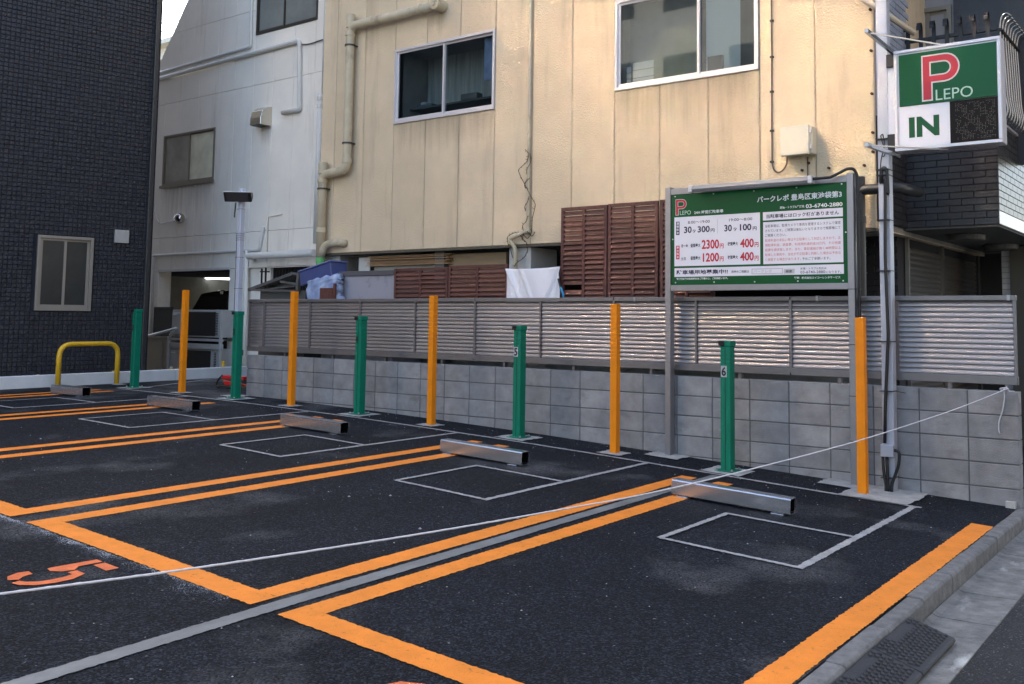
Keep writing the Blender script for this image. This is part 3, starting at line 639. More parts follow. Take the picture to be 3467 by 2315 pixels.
# ------------------------------------------------------------------ steel pole with the hanging P sign
SY = -.16
px0, _ = PY(c6(1450, 700), SY); px1, _ = PY(c6(1522, 700), SY)
sp_ = thing('sign_pole', 'tall pale grey square steel pole with black conduits and a small junction box', 'pole', loc=(px0+.05, -.11, gz(px0)))
SPm = Matrix.Translation((-(px0+.05), .11, -gz(px0)))
fix(part('shaft', MB().box(px0, px1, SY, SY+.10, gz(px0), 6.4), M_ALU if False else M_POLE, sp_, bevel=.006, seg=2), SPm)
jx0, jz1 = PY(c6(1447, 1378), SY-.07); jx1, jz0 = PY((2200+1530*.5394, 1500+90*.5394), SY-.07)
fix(part('junction_box', MB().box(jx0, jx1, SY-.075, SY-.002, jz0, jz1), M_POLE, sp_, bevel=.004), SPm)
def polep(a, b, dy=-.035): x, z = PY(c6(a, b), SY+dy); return (x, SY+dy, z)
p1 = [polep(1475, 1372), polep(1478, 1150), polep(1497, 700), polep(1478, 200), polep(1478, -300), PY(c3(1497, 1230), SY-.035) and (PY(c3(1497, 1230), SY-.035)[0], SY-.035, PY(c3(1497, 1230), SY-.035)[1])]
for a, b in ((1492, 1120), (1487, 1065), (1468, 1048), (1452, 1070), (1455, 1150)):
    x, z = PY(c3(a, b), SY-.035); p1.append((x, SY-.035, z))
fix(part('conduit', MB().tube(p1, .015, 8, bend=.04), M_BLK, sp_), SPm)
p2 = [PY(c3(a, b), SY-.03) for a, b in ((1450, 1155), (1440, 1140), (1452, 1000), (1475, 900), (1462, 840), (1448, 850), (1462, 900), (1480, 950), (1470, 985), (1455, 975))]
fix(part('thin_cable', MB().tube([(x, SY-.03, z) for x, z in p2], .005, 6, bend=.02), M_BLK, sp_), SPm)
zg = gz(px0)+.012
for dx, col_ in ((.012, 0), (.045, 0), (.078, 0)):
    x = px0+dx; jb = jz0
    pts = [(x, SY-.04, jb+.01), (x+.006, SY-.045, jb-.12), (px0+.03+dx*.55, SY-.045, jb-.25), (px0+.03+dx*.55, SY-.045, zg)]
    if dx > .07: pts = [(px1-.002, SY-.04, jb+.06), (px1+.055, SY-.04, jb+.05), (px1+.05, SY-.04, jb-.06), (px0+.085, SY-.045, jb-.24), (px0+.083, SY-.045, zg)]
    fix(part('conduit', MB().tube(pts, .0135, 8, bend=.05), M_BLK, sp_), SPm)
for a, b in ((1452, 293), (1457, 735), (1460, 1045)):
    x, z = PY(c6(a, b), SY); fix(part('cable_tie', MB().box(px0-.004, px1+.004, SY-.052, SY+.104, z, z+.007), M_BLK, sp_), SPm)
for a, b in ((1440, 880), (1440, 1070), (1440, 1105), (1440, 1385)):
    x, z = PY(c3(a, b), SY); fix(part('cable_tie', MB().box(px0-.004, px1+.004, SY-.052, SY+.104, z, z+.007), M_BLK, sp_), SPm)
x, z = PY(c6(1540, 1045), SY); fix(part('cable_tie', MB().bar((px1, SY+.02, z), (px1+.11, SY-.01, z-.012), .005, .005), M_BLK, sp_), SPm)
_, z = PY((2200+1480*.5394, 1500+215*.5394), SY); fix(part('cable_tie', MB().box(px0-.004, px1+.004, SY-.062, SY+.104, z, z+.007), M_BLK, sp_), SPm)

LY = -.26
def l5(a, b): return (2880+a*.35706, b*.35706)
lx0, lz1 = PY(l5(408, 490), LY); lx1, _ = PY(l5(1418, 380), LY); _, lz0 = PY(l5(415, 1440), LY)
ls = thing('hanging_parking_sign', 'box sign with a red P on green, the word IN and a dot matrix panel', 'sign', loc=((lx0+lx1)/2, LY+.09, lz0))
LSm = Matrix.Translation((-(lx0+lx1)/2, -LY-.09, -lz0))
fix(part('casing', MB().box(lx0, lx1, LY+.004, LY+.175, lz0, lz1), M_WALU, ls, bevel=.004), LSm)
e = .028
for a in ((lx0, lx1, lz1-e, lz1), (lx0, lx1, lz0, lz0+e), (lx0, lx0+e, lz0+e+.001, lz1-e-.001), (lx1-e, lx1, lz0+e+.001, lz1-e-.001)):
    fix(part('rim', MB().box(a[0], a[1], LY-.012, LY+.002, a[2], a[3]), M_WALU, ls, bevel=.003), LSm)
gx0, gz1_ = PY(l5(455, 527), LY-.004); gx1, _ = PY(l5(1388, 430), LY-.004); _, gz0_ = PY(l5(458, 1015), LY-.004)
gp = fix(part('green_panel', MB().box(gx0, gx1, LY-.009, LY+.002, gz0_, gz1_), M_SGREEN, ls, bevel=.002), LSm)
wx1, _ = PY(l5(940, 1000), LY); wp = fix(part('white_panel', MB().box(gx0, wx1, LY-.005, LY+.002, lz0+e+.002, gz0_-.008), M_SWHITE, ls), LSm)
mp_ = fix(part('matrix_panel', MB().box(wx1+.001, gx1+.004, LY-.008, LY+.002, lz0+e+.002, gz0_-.004), mat('matrix_black', (.006, .006, .008), .6, spec=.12), ls), LSm)
x0, z1 = PY(l5(668, 530), LY-.01); x1, _ = PY(l5(1035, 640), LY-.01); _, z0 = PY(l5(675, 965), LY-.01)
logo(x0, x1, z0, z1, LY-.0102, gp)
x0, z0 = PY(l5(808, 952), LY-.01); x1, _ = PY(l5(1160, 880), LY-.01); _, z1 = PY(l5(808, 850), LY-.01); text('LEPO', x0, x1, z0, z1, LY-.011, M_LTXT, gp)
x0, z0 = PY(l5(556, 1308), LY-.005); x1, _ = PY(l5(842, 1190), LY-.005); _, z1 = PY(l5(556, 1115), LY-.005); text('IN', x0, x1, z0, z1, LY-.0065, M_SGREEN, wp, .045)
dots = MB(); rr = random.Random(4); mx0, mx1, mz0, mz1 = wx1+.05, gx1-.03, lz0+.055, gz0_-.03
for i in range(26):
    for j in range(26):
        blk = ((i//4+j//5) % 3 != 0) or rr.random() < .25
        if not blk or rr.random() < .3: continue
        x = mx0+(mx1-mx0)*i/25; z = mz0+(mz1-mz0)*j/25; s = .0022; dots.add([(x-s,LY-.009,z-s),(x+s,LY-.009,z-s),(x+s,LY-.009,z+s),(x-s,LY-.009,z+s)], [(0,1,2,3)])
part('led_dots', dots, mat('led_dot', (.13, .125, .12), .4), mp_, stuff=True)
# mounting plate and brackets
mx_, mz_ = PY(l5(362, 655), LY+.12); mxx, mzz = PY(l5(362, 1285), LY+.12)
fix(part('mounting_plate', MB().box(mx_, lx0-.001, LY+.08, LY+.15, mzz, mz_), M_SWHITE, ls), LSm)
fix(part('mounting_block', MB().box(px1+.001, lx0-.003, LY+.06, LY+.14, mzz-.15, mzz-.001), M_BLKM, ls), LSm)
fix(part('mounting_block', MB().box(px1+.001, lx0-.003, LY+.06, LY+.14, mz_+.001, lz1-.0), M_BLKM, ls), LSm)
for (nr, fr_, rd) in (((150, 290), (400, 500), (935, 415)), ((150, 1370), (420, 1505), (915, 1415))):
    xbk = lx0-.02; ya, za = PX(l5(*nr), xbk); zz = lz1+.005 if nr[1] < 500 else lz0-.012
    xr, zr = PY(l5(*rd), LY+.08)
    fix(part('bracket_bar', MB().bar((xbk, ya, za), (xbk, LY+.16, zz), .03, .035), M_GALV, ls, bevel=.002), LSm)
    fix(part('stay_rod', MB().bar((xbk+.01, ya+.08, za-.0+(zz-za)*.12), (lx0+.42, LY+.06, zz), .012, .012), M_GALV, ls), LSm)

# ------------------------------------------------------------------ rope and drooping end
rope = thing('white_rope', 'thin white rope strung from the fence foot across the parking lot', 'rope', loc=(-.11, -.03, .0))
rp = [(-.11,-.03,.012),(-.205,-.85,-.055),(-.28,-1.66,-.10),(-.41,-2.85,-.158),(-.55,-4.2,-.19),(-.63,-5.0,-.195),(-.69,-5.49,-.187),(-.76,-6.18,-.168),(-.83,-6.85,-.14),(-.88,-7.35,-.112),(-.94,-7.9,-.07),(-1.05,-9.2,.06)]
RPm = Matrix.Translation((.11, .03, 0))
# twisted rope: two strands along a smooth curve
P_ = np.array(rp); tt = np.linspace(0, len(P_)-1, 420); cur = []
for t in tt:
    i = min(int(t), len(P_)-2); u = t-i; p0, p1_, p2_, p3 = P_[max(i-1, 0)], P_[i], P_[i+1], P_[min(i+2, len(P_)-1)]
    cur.append(.5*((2*p1_)+(-p0+p2_)*u+(2*p0-5*p1_+4*p2_-p3)*u*u+(-p0+3*p1_-3*p2_+p3)*u**3))
m = MB()
m.tube(cur, .0032, 6); 
st = MB(); st.tube([c+np.array((.0018*math.cos(i*1.1), 0, .0018*math.sin(i*1.1))) for i, c in enumerate(cur)], .0022, 5)
fix(part('strand', m, M_ROPE, rope), RPm); fix(part('strand', st, M_ROPE, rope), RPm)
kn = MB(); kn.tube([(-.14,-.01,.02),(-.10,-.035,.035),(-.07,.0,.02),(-.10,.03,.01),(-.14,.01,.03),(-.12,-.03,.0),(-.08,-.02,.04)], .007, 6, bend=.02)
fix(part('knot', kn, M_ROPE, rope), RPm)
tl = [(c6(2220, 1035)), c6(2228, 1080), c6(2215, 1170), c6(2190, 1235), c6(2190, 1290), c6(2197, 1315)]
fix(part('loose_end', MB().tube([(PY(p, -.012)[0], -.012, PY(p, -.012)[1]) for p in tl], .005, 6, bend=.05), M_ROPE, rope), RPm)
fix(part('loose_end', MB().tube([(-.10, -.01, .03), (-.06, .0, .004), (-.03, .01, .006)], .005, 6), M_ROPE, rope), RPm)
tag(put('cut_block', MB().box(-.11, -.035, -.06, -.012, gz(0), gz(0)+.055).mesh('cut_block'), M_CONCP), 'small pale piece of cut block at the foot of the wall by the kerb', 'block')

# ------------------------------------------------------------------ rubber kerb ramp
rampo = thing('kerb_ramp', 'black rubber kerb ramp mat with raised studs lying in the gutter', 'ramp', loc=(.15, -4.2, ZS))
RM = Matrix.Translation((-.15, 4.2, -ZS))
for (ya, yb2) in ((-4.03, -3.435), (-4.64, -4.04), (-5.25, -4.65)):
    m = MB(); xa_, xb2 = .064, .285
    m.prism([(xa_, ZS+.004), (xb2, ZS+.004), (xb2+.012, ZS+.018), (xb2+.004, ZS+.034), (xb2-.02, ZS+.040), (xa_+.008, ZS+.098), (xa_, ZS+.096)][::-1], 1, ya, yb2)
    bd = fix(part('mat_body', m, M_RUB, rampo, bevel=.004), RM)
    st = MB()
    nx, ny = 8, 13
    for i in range(nx):
        for j in range(ny):
            if i < 2 and 3 < j < 11: continue
            x = xa_+.022+(xb2-.03-xa_-.022)*i/(nx-1); yy = ya+.03+(yb2-ya-.06)*(j+(.5 if i % 2 else 0))/(ny-.5)
            z = ZS+.098+(x-xa_-.008)*(-.058/(xb2-.028-xa_)); sl = -.058/(xb2-.028-xa_)
            a, b = .0115, .0155; h = .009
            vs = []
            for (u, v, w_) in ((-1,-.4,0),(-.4,-1,0),(.4,-1,0),(1,-.4,0),(1,.4,0),(.4,1,0),(-.4,1,0),(-1,.4,0)):
                vs.append((x+u*a, yy+v*b, z+u*a*sl-.001))
            vs += [(p[0]*.75+x*.25, p[1]*.75+yy*.25, p[2]*.75+z*.25+h) for p in vs]
            st.add(vs, [tuple(range(8, 16))]+[(q, (q+1) % 8, (q+1) % 8+8, q+8) for q in range(8)])
    sr = part('stud_pattern', st, M_RUB, bd, stuff=True)
    yc = (ya+yb2)/2; zt = ZS+.098-.03*.26
    part('label_plate', MB().add([(xa_+.022, yc-.12, zt+.0035), (xa_+.052, yc-.12, zt-.0045), (xa_+.052, yc+.12, zt-.0045), (xa_+.022, yc+.12, zt+.0035), (xa_+.022, yc-.12, zt-.01), (xa_+.052, yc-.12, zt-.015), (xa_+.052, yc+.12, zt-.015), (xa_+.022, yc+.12, zt-.01)],
         [(0,1,2,3),(0,4,5,1),(1,5,6,2),(2,6,7,3),(3,7,4,0)]), M_RUB, bd)

# ------------------------------------------------------------------ generic window
def window(parent, mtx, x0, x1, z0, z1, Y, fm, split=.5, depth=.06, fw=.035, sash=.03, room=M_ROOM, pane_m=None, label=None, proud=.02, roomd=.8):
    fr = MB()
    for a in ((x0, x1, z1-fw, z1), (x0, x1, z0, z0+fw), (x0, x0+fw, z0+fw, z1-fw), (x1-fw, x1, z0+fw, z1-fw)): fr.box(a[0], a[1], Y-proud, Y+depth, a[2], a[3])
    w = part('window', fr, fm, parent); w.matrix_parent_inverse = mtx
    if label: w['label'] = label
    xm = x0+(x1-x0)*split
    for k, (a, b, dy) in enumerate(((x0+fw, xm+sash/2, .004), (xm-sash/2, x1-fw, .026))):
        s = MB(); zz0, zz1 = z0+fw, z1-fw
        for q in ((a, b, zz1-sash*.9, zz1), (a, b, zz0, zz0+sash*1.3), (a, a+sash, zz0+sash*1.3, zz1-sash*.9), (b-sash, b, zz0+sash*1.3, zz1-sash*.9)): s.box(q[0], q[1], Y+dy, Y+dy+.018, q[2], q[3])
        part('sash', s, fm, w)
        pm = pane_m[k] if isinstance(pane_m, (list, tuple)) else (pane_m or M_GLASS)
        part('pane', MB().box(a+sash, b-sash, Y+dy+.007, Y+dy+.011, zz0+sash*1.3, zz1-sash*.9), pm, w)
    if room:
        r = MB(); r.add([(x0,Y+depth,z0),(x1,Y+depth,z0),(x1,Y+depth,z1),(x0,Y+depth,z1),(x0,Y+roomd,z0),(x1,Y+roomd,z0),(x1,Y+roomd,z1),(x0,Y+roomd,z1)], [(4,5,6,7),(0,1,5,4),(1,2,6,5),(2,3,7,6),(3,0,4,7)])
        part('room', r, room, w)
    return w

# ------------------------------------------------------------------ beige building
BY = .60; BT = 11.0
bb = thing('beige_building', 'beige panelled building on stilts behind the louvre fence with two aluminium windows', 'building', loc=(-5.4, 3, -.8))
BBm = Matrix.Translation((5.4, -3, .8))
joints = [-3.75+.606*k for k in range(-10, 5)]; joints[-1] = -1.33
joints = [-9.505]+[j for j in joints if j > -9.45]
zb0 = 1.475
W1 = (-7.985, -6.175, 3.235, 4.285); W2 = (-4.345, -2.545, 3.225, 4.30)
def wallpanel(x0, x1, z0, z1, par, mtx, Y, m, gap=.006, d=.10, nm='wall_panel'):
    o = part(nm, MB().box(x0+gap/2, x1-gap/2, Y, Y+d, z0+gap/2, z1-gap/2), m, par, bevel=.006); o.matrix_parent_inverse = mtx; return o
for i in range(len(joints)-1):
    a, b = joints[i], joints[i+1]; c = (a+b)/2; segs = [(zb0, 5.39)]
    for w in (W1, W2):
        if w[0] < c < w[1]: segs = [(zb0, w[2]), (w[3], 5.39)]
    for s in segs+[(5.39, 8.3), (8.3, BT)]: wallpanel(a, b, s[0], s[1], bb, BBm, BY, M_BEIGE)
core = MB()
for (a, b, z0, z1) in ((-9.50, W1[0], zb0+.01, BT), (W1[0], W1[1], zb0+.01, W1[2]), (W1[0], W1[1], W1[3], BT), (W1[1], W2[0], zb0+.01, BT), (W2[0], W2[1], zb0+.01, W2[2]), (W2[0], W2[1], W2[3], BT), (W2[1], -1.335, zb0+.01, BT)):
    core.box(a, b, BY+.06, BY+.16, z0, z1)
o = part('wall_core', core, M_BEIGE_J, bb); o.matrix_parent_inverse = BBm
o = part('floor_slab', MB().box(-9.50, -1.335, BY+.16, 9.0, zb0+.01, zb0+.3), M_CONC, bb); o.matrix_parent_inverse = BBm
o = part('side_wall', MB().box(-1.50, -1.336, BY+.165, 9.0, zb0, BT), M_BEIGE, bb); o.matrix_parent_inverse = BBm
o = part('side_wall', MB().box(-9.50, -9.34, BY+.165, 9.0, zb0, BT), M_BEIGE, bb); o.matrix_parent_inverse = BBm
o = part('roof', MB().box(-9.50, -1.335, BY, 9.0, BT, BT+.2), M_CONC, bb); o.matrix_parent_inverse = BBm
o = part('drip_edge', MB().box(-9.50, -1.335, BY-.006, BY+.1, zb0-.03, zb0-.002), mat('dark_edge', (.09, .08, .06), .8), bb); o.matrix_parent_inverse = BBm
for (p0, p1_, Yc, z1) in ((t2(1115, 0), t2(1340, 0), .66, zb0), (t3(1390, 0), t3(1690, 0), .66, zb0)):
    a, _ = PY((p0[0], 900), Yc); b, _ = PY((p1_[0], 900), Yc); o = part('column', MB().box(a, b, Yc, Yc+.55, -.9, z1-.03), M_CONC if p0[0] < 1300 else M_CONCP, bb, bevel=.004); o.matrix_parent_inverse = BBm
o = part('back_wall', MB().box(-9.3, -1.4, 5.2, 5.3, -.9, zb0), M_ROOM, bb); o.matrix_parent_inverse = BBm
for (a, b, z) in ((-7.2, -3.5, 1.22), (-5.2, -2.0, 1.12)):
    o = part('ceiling_pipe', MB().tube([(a, 2.6, z), (b, 2.4, z)], .04, 8), M_POLE, bb); o.matrix_parent_inverse = BBm
o = part('lower_wall', MB().box(-9.3, -1.35, .98, 1.06, -.95, .35), M_CONC, bb); o.matrix_parent_inverse = BBm
w1 = window(bb, BBm, *W1, BY, M_WALU, .5, room=mat('dim_room', (.25, .26, .27), .9, var=.3, vscale=2), label='left sliding window with dark panes in the beige wall')
w2 = window(bb, BBm, *W2, BY, M_WALU, .60, room=M_ROOM2, label='right sliding window with a half drawn white blind')
bl = MB(); xb0, xb1 = W2[0]+(W2[1]-W2[0])*.62, W2[1]-.27
for i in range(24):
    z = W2[3]-.05-i*.042; bl.add([(xb0,BY+.12,z),(xb1,BY+.12,z),(xb1,BY+.135,z-.04),(xb0,BY+.135,z-.04)], [(0,1,2,3)])
part('blind', bl, M_BLIND, w2); part('wall_inside', MB().box(W2[0]+.04, W2[0]+.95, BY+.26, BY+.28, W2[2], W2[3]), mat('inside_wall', (.20, .205, .19), .9, var=.2), w2)
part('dark_box', MB().box(xb0+.04, xb0+.22, BY+.08, BY+.11, W2[2]+.06, W2[2]+.25), M_BLKM, w2)
for (a, b, c_, d_) in ((W2[0]+.11, W2[0]+.17, .07, .29), (W2[0]+.19, W2[0]+.47, .05, .33)):
    for r in range(3):
        part('paper_note', MB().box(a, b, BY+.075, BY+.077, W2[2]+c_+(d_-c_)*r/3, W2[2]+c_+(d_-c_)*(r+.9)/3), M_PAPER, w2)
part('ceiling_reflection_board', MB().box(W1[1]-.25, W1[1]-.06, BY+.5, BY+.52, W1[3]-.55, W1[3]-.1), M_LBLUE, bb.children[0] if False else w2) if False else None
for (a, b, z_, h_, c_) in ((.12, .42, .27, .04, mat('dim_blue', (.08, .13, .19), .7)), (.2, .3, .31, .03, M_PAPER), (.95, 1.25, .27, .09, mat('dim_grey', (.10, .11, .12), .7))):
    part('shelf_item', MB().box(W1[0]+a, W1[0]+b, BY+.3, BY+.42, W1[2]+z_, W1[2]+z_+h_), c_, w1, bevel=.01)
part('shelf', MB().box(W1[0]+.02, W1[1]-.02, BY+.28, BY+.6, W1[2]+.24, W1[2]+.265), mat('shelf_dark', (.06, .07, .07), .7), w1)
part('fill_sheet', MB().box(W1[0]+.03, W1[1]-.03, BY+.62, BY+.63, W1[2], W1[3]), mat('fill_sheet_grey', (.40, .41, .42), .9, var=.35, vscale=3, stretch=(6, 1, .4)), w1)  # grey sheet added behind the panes to lighten the dark room
part('sky_reflection', MB().box(W1[1]-.28, W1[1]-.04, BY+.11, BY+.13, W1[3]-.62, W1[3]-.06), M_LBLUE, w1)  # light blue sheet painted as the sky's reflection in the pane
w1room = MB().box(W1[0]+.1, W1[0]+.62, BY+.45, BY+.6, W1[2]+.33, W1[2]+.36); 

# pipes on the beige wall
def pipe(name, label, cat, pts, r, m, group=None, bend=.1, bands=(), bandm=None, n=14, collars=()):
    P0 = pts[0]; t = thing(name, label, cat, group, loc=tuple(float(c) for c in P0)); mt = Matrix.Translation((-P0[0], -P0[1], -P0[2]))
    o = part('pipe', MB().tube(pts, r, n, bend=bend), m, t); o.matrix_parent_inverse = mt
    for (c, ax) in collars:
        h = .07; cc = list(c); cc[ax] -= h/2; o = part('collar', MB().cyl(cc, r*1.14, h, ax, n), m, t, bevel=.003); o.matrix_parent_inverse = mt
    for c in bands:
        o = part('clamp', MB().cyl((c[0], c[1], c[2]-.012), r*1.2, .024, 2, n), bandm or M_BALU, t); o.matrix_parent_inverse = mt
        o = part('clamp_arm', MB().box(c[0]+r*.6, c[0]+r*.6+.018, c[1], BY if c[1] < BY else c[1]+.3, c[2]-.01, c[2]+.01), bandm or M_BALU, t); o.matrix_parent_inverse = mt
    return t, mt
YPp = .50
def q(p, Y=YPp): x, z = PY(p, Y); return (x, Y, z)
A = [q(c2(765, 35)), q(c2(205, 165))]; A[1] = (A[1][0], YPp, A[0][2])
xv = q(c2(172, 280))[0]; A[1] = (xv, YPp, A[0][2]); zel = q(c2(150, 1150))[2]; xv2 = q(c1(2195, 1250))[0]
pts = [A[0], A[1], (xv, YPp, zel-.02), (xv2, YPp, zel-.04), (xv2, YPp, q(c4(2180, 220))[2])]
t, mt = pipe('beige_drain_pipe', 'fat beige drain pipe stepping across and down the left edge of the beige building', 'pipe', pts, .064, M_BPIPE, bend=.13,
     bands=[(xv, YPp, q(c2(170, 310))[2]), (xv, YPp, q(c2(150, 975))[2]), (xv2, YPp, q(c1(2195, 1285))[2])], collars=[((xv, YPp, q(c2(170, 230))[2]), 2), ((xv, YPp, q(c2(150, 1095))[2]), 2), ((A[0][0]-.32, YPp, A[0][2]), 0), ((xv2, YPp, q(c1(2195, 1230))[2]), 2), ((xv2, YPp, q(c4(2180, 40))[2]), 2)])
for zc in (q(c2(170, 120))[2],): o = part('stub', MB().cyl((xv, YPp, A[0][2]-.02), .066, .2, 2, 14), M_BPIPE, t, bevel=.004); o.matrix_parent_inverse = mt
o = part('stub', MB().cyl((xv2, YPp, zel-.03), .066, .17, 2, 14), M_BPIPE, t, bevel=.004); o.matrix_parent_inverse = mt
o = part('elbow_cap', MB().cyl((A[0][0]+.02, YPp-.09, A[0][2]), .082, .2, 1, 18), M_BPIPE, t, bevel=.006); o.matrix_parent_inverse = mt
o = part('elbow_boss', MB().cyl((A[0][0]+.02, YPp-.11, A[0][2]+.0), .03, .02, 1, 12), M_BPIPE, t, bevel=.003); o.matrix_parent_inverse = mt
bx, bz = PY(c4(2200, 155), YPp); bx2, _ = PY(c4(2310, 110), YPp)
o = part('branch', MB().tube([(xv2+.03, YPp, bz-.1), (xv2+.1, YPp-.0, bz+.04), (bx2, YPp, bz+.06), (bx2+.02, YPp+.1, bz+.05)], .056, 12, bend=.09), M_BPIPE, t); o.matrix_parent_inverse = mt
zt0 = q(c4(2180, 225))[2]; o = part('green_tape', MB().tube([(xv2, YPp, zt0+.0), (xv2+.008, YPp, zt0-.08), (xv2+.03, YPp, zt0-.2)], .066, 9), M_GREENT, t); o.matrix_parent_inverse = mt
xs = q(c2(1398, 300), .57)[0]; xs2 = xs
t, mt = pipe('slim_beige_pipe', 'slim beige pipe running straight down the middle of the beige wall', 'pipe', [(xs, .572, 8), (xs, .572, q(c2(1385, 1560))[2]), (xs, .572, zb0+.12)], .022, M_BPIPE, n=10)
p = [(xs+.05, .55, zb0+.17), q(t3(1430, 95), .52), q(t3(1395, 110), .52), q(t3(1480, 250), .55), (q(t3(1480, 250), .60)[0], .60, .3)]
t, mt = pipe('beige_waste_pipe', 'short bent beige waste pipe at the foot of the slim pipe over the white cloth', 'pipe', [p[0], p[1], p[2], p[3], p[4]], .028, M_BPIPE, n=10, bend=.06)
# dry vine on the slim pipe
vine = thing('dry_vine', 'leafless dry vine twisting round the foot of the slim beige pipe', 'vine', loc=(xs, .52, 1.5)); VM = Matrix.Translation((-xs, -.52, -1.5))
for L_ in ([c2(1370,1018),c2(1395,1045),c2(1372,1100),c2(1315,1155),c2(1335,1200),c2(1365,1270),c2(1405,1335),c2(1432,1390),c2(1430,1440),c2(1415,1490),c2(1418,1560),t3(1700,20),t3(1640,120),t3(1560,30),t3(1450,30),t3(1370,90),t3(1370,180),t3(1400,260),t3(1440,380)],
           [c2(1400,1045),c2(1400,1100),c2(1375,1150),c2(1370,1185)], [c2(1398,1212),c2(1370,1240),c2(1362,1270),c2(1380,1280)], [c2(1390,1335),c2(1375,1370),c2(1362,1410),c2(1368,1435)], [c2(1388,1468),c2(1375,1505),c2(1340,1535),c2(1350,1560),t3(1600,60),t3(1560,110),t3(1640,160),t3(1640,270),t3(1590,370),t3(1490,450),t3(1440,515)], [t3(1520,30),t3(1580,90),t3(1610,160)], [t3(1650,10),t3(1700,90),t3(1730,20)]):
    pts = [];
    for i, p_ in enumerate(L_):
        x, z = PY(p_, .53); pts.append((x+rr.uniform(-.006, .006), .53+rr.uniform(-.02, .02), z))
    o = part('stem', MB().tube(pts, .0045, 5, bend=.03), M_VINE, vine); o.matrix_parent_inverse = VM
    tw = MB()
    for a_, b_ in zip(pts[:-1], pts[1:]):
        a_, b_ = np.array(a_), np.array(b_)
        for s in (.3, .7):
            c_ = a_+(b_-a_)*s; d_ = np.array((rr.uniform(-.03, .03), -.01, rr.uniform(-.02, .03))); tw.tube([c_, c_+d_], .003, 4)
    o = part('twigs', tw, M_VINE, vine); o.matrix_parent_inverse = VM
# cable and box on the right of the beige wall
cb = thing('wall_cable', 'thin grey cable running down the beige wall and looping up into the box', 'cable', loc=(-2, .58, 3)); CM = Matrix.Translation((2, -.58, -3))
pts = [q(c3(762, -60), .585), q(c3(766, 350), .585), q(c3(766, 820), .585), q(c3(768, 1030), .585), q(c3(780, 1070), .58), q(c3(808, 1085), .575), q(c3(840, 1065), .57), q(c3(860, 1030), .56), q(c3(863, 980), .55)]
o = part('sheath', MB().tube(pts, .008, 6, bend=.03), mat('grey_sheath', (.13, .11, .09), .6), cb); o.matrix_parent_inverse = CM
for b in (130, 357, 575, 820, 1015):
    x, z = PY(c3(766, b), .585); o = part('clip', MB().box(x-.018, x+.018, .572, .6, z-.01, z+.01), M_BALU, cb); o.matrix_parent_inverse = CM
x, z = PY(c3(990, 985), .585); x2, z2 = PY(c3(990, 1110), .585)
o = part('sheath', MB().tube([(x, .585, z), (x, .585, z2-.2)], .007, 6), MATS['grey_sheath'], cb); o.matrix_parent_inverse = CM
x0, z1 = PY(c3(815, 800), .42); x1, _ = PY(c3(995, 785), .42); _, z0 = PY(c3(818, 980), .42)
ub = thing('utility_box', 'square cream plastic utility box mounted on the beige wall above the price board', 'box', loc=((x0+x1)/2, .5, z0)); UM = Matrix.Translation((-(x0+x1)/2, -.5, -z0))
for nm, a in (('back', (x0+.01, x1+.02, .47, .598, z0+.01, z1-.01)), ('cover', (x0, x1, .42, .468, z0, z1))):
    o = part(nm, MB().box(*a), mat('cream_plastic', (.62, .60, .50), .4), ub, bevel=.008, seg=2); o.matrix_parent_inverse = UM
for zz in (.25, .8): o = part('hinge', MB().box(x1+.001, x1+.02, .44, .468, z0+(z1-z0)*zz-.02, z0+(z1-z0)*zz+.02), M_BOLT, ub); o.matrix_parent_inverse = UM
o = part('latch', MB().box(x0-.008, x0+.001, .43, .455, z0+.14, z0+.2), MATS['cream_plastic'], ub); o.matrix_parent_inverse = UM
rs = mat('rusty_anchor', (.10, .055, .03), .9, var=.4)
for i, (a, b) in enumerate(((1385,60),(1390,318),(1395,588),(1400,832),(1402,952),(1347,1038),(1124,1054),(957,1068),(997,1022))):
    x, z = PY(c3(a, b), .59); o = part('rusty_anchor', MB().cyl((x, .572, z), .014, .03, 1, 8).cyl((x, .56, z), .007, .014, 1, 6), rs, bb); o.matrix_parent_inverse = BBm
cp = thing('wrapped_pipe', 'white taped pipe bundle reaching the top right corner of the beige wall', 'pipe', loc=(-1.3, .5, 4.8)); CPm = Matrix.Translation((1.3, -.5, -4.8))
o = part('pipe', MB().tube([q(c3(1300, -30), .5), q(c3(1420, 45), .5), (q(c3(1420, 45), .5)[0]+.25, .9, q(c3(1420, 45), .5)[2]-.2)], .03, 8, bend=.05), mat('pipe_tape', (.55, .50, .40), .6), cp); o.matrix_parent_inverse = CPm
# dark waste pipe right of the board
x0, z0 = PY(r1(20, 130), .45); x1, z1 = PY(r1(310, 160), .45)
dp = [(q(r1(22, 400), .45)[0]-.03, .45, .0), (q(r1(22, 400), .45)[0], .45, .4), (x0, .45, 1.2), (x0, .45, q(r1(20, 180), .45)[2]), (q(r1(60, 165), .45)[0], .45, q(r1(60, 165), .45)[2]), (x1-.02, .45, q(r1(60, 165), .45)[2]), (x1+.03, .9, q(r1(60, 165), .45)[2])]
t, mt = pipe('dark_waste_pipe', 'dark grey waste pipe bending round the corner right of the price board', 'pipe', dp, .052, M_DPIPE, bend=.12, collars=[((x0, .45, 1.55), 2)])
o = part('stub', MB().cyl((x0, .45, q(r1(20, 175), .45)[2]), .054, .14, 2, 14), M_DPIPE, t, bevel=.004); o.matrix_parent_inverse = mt

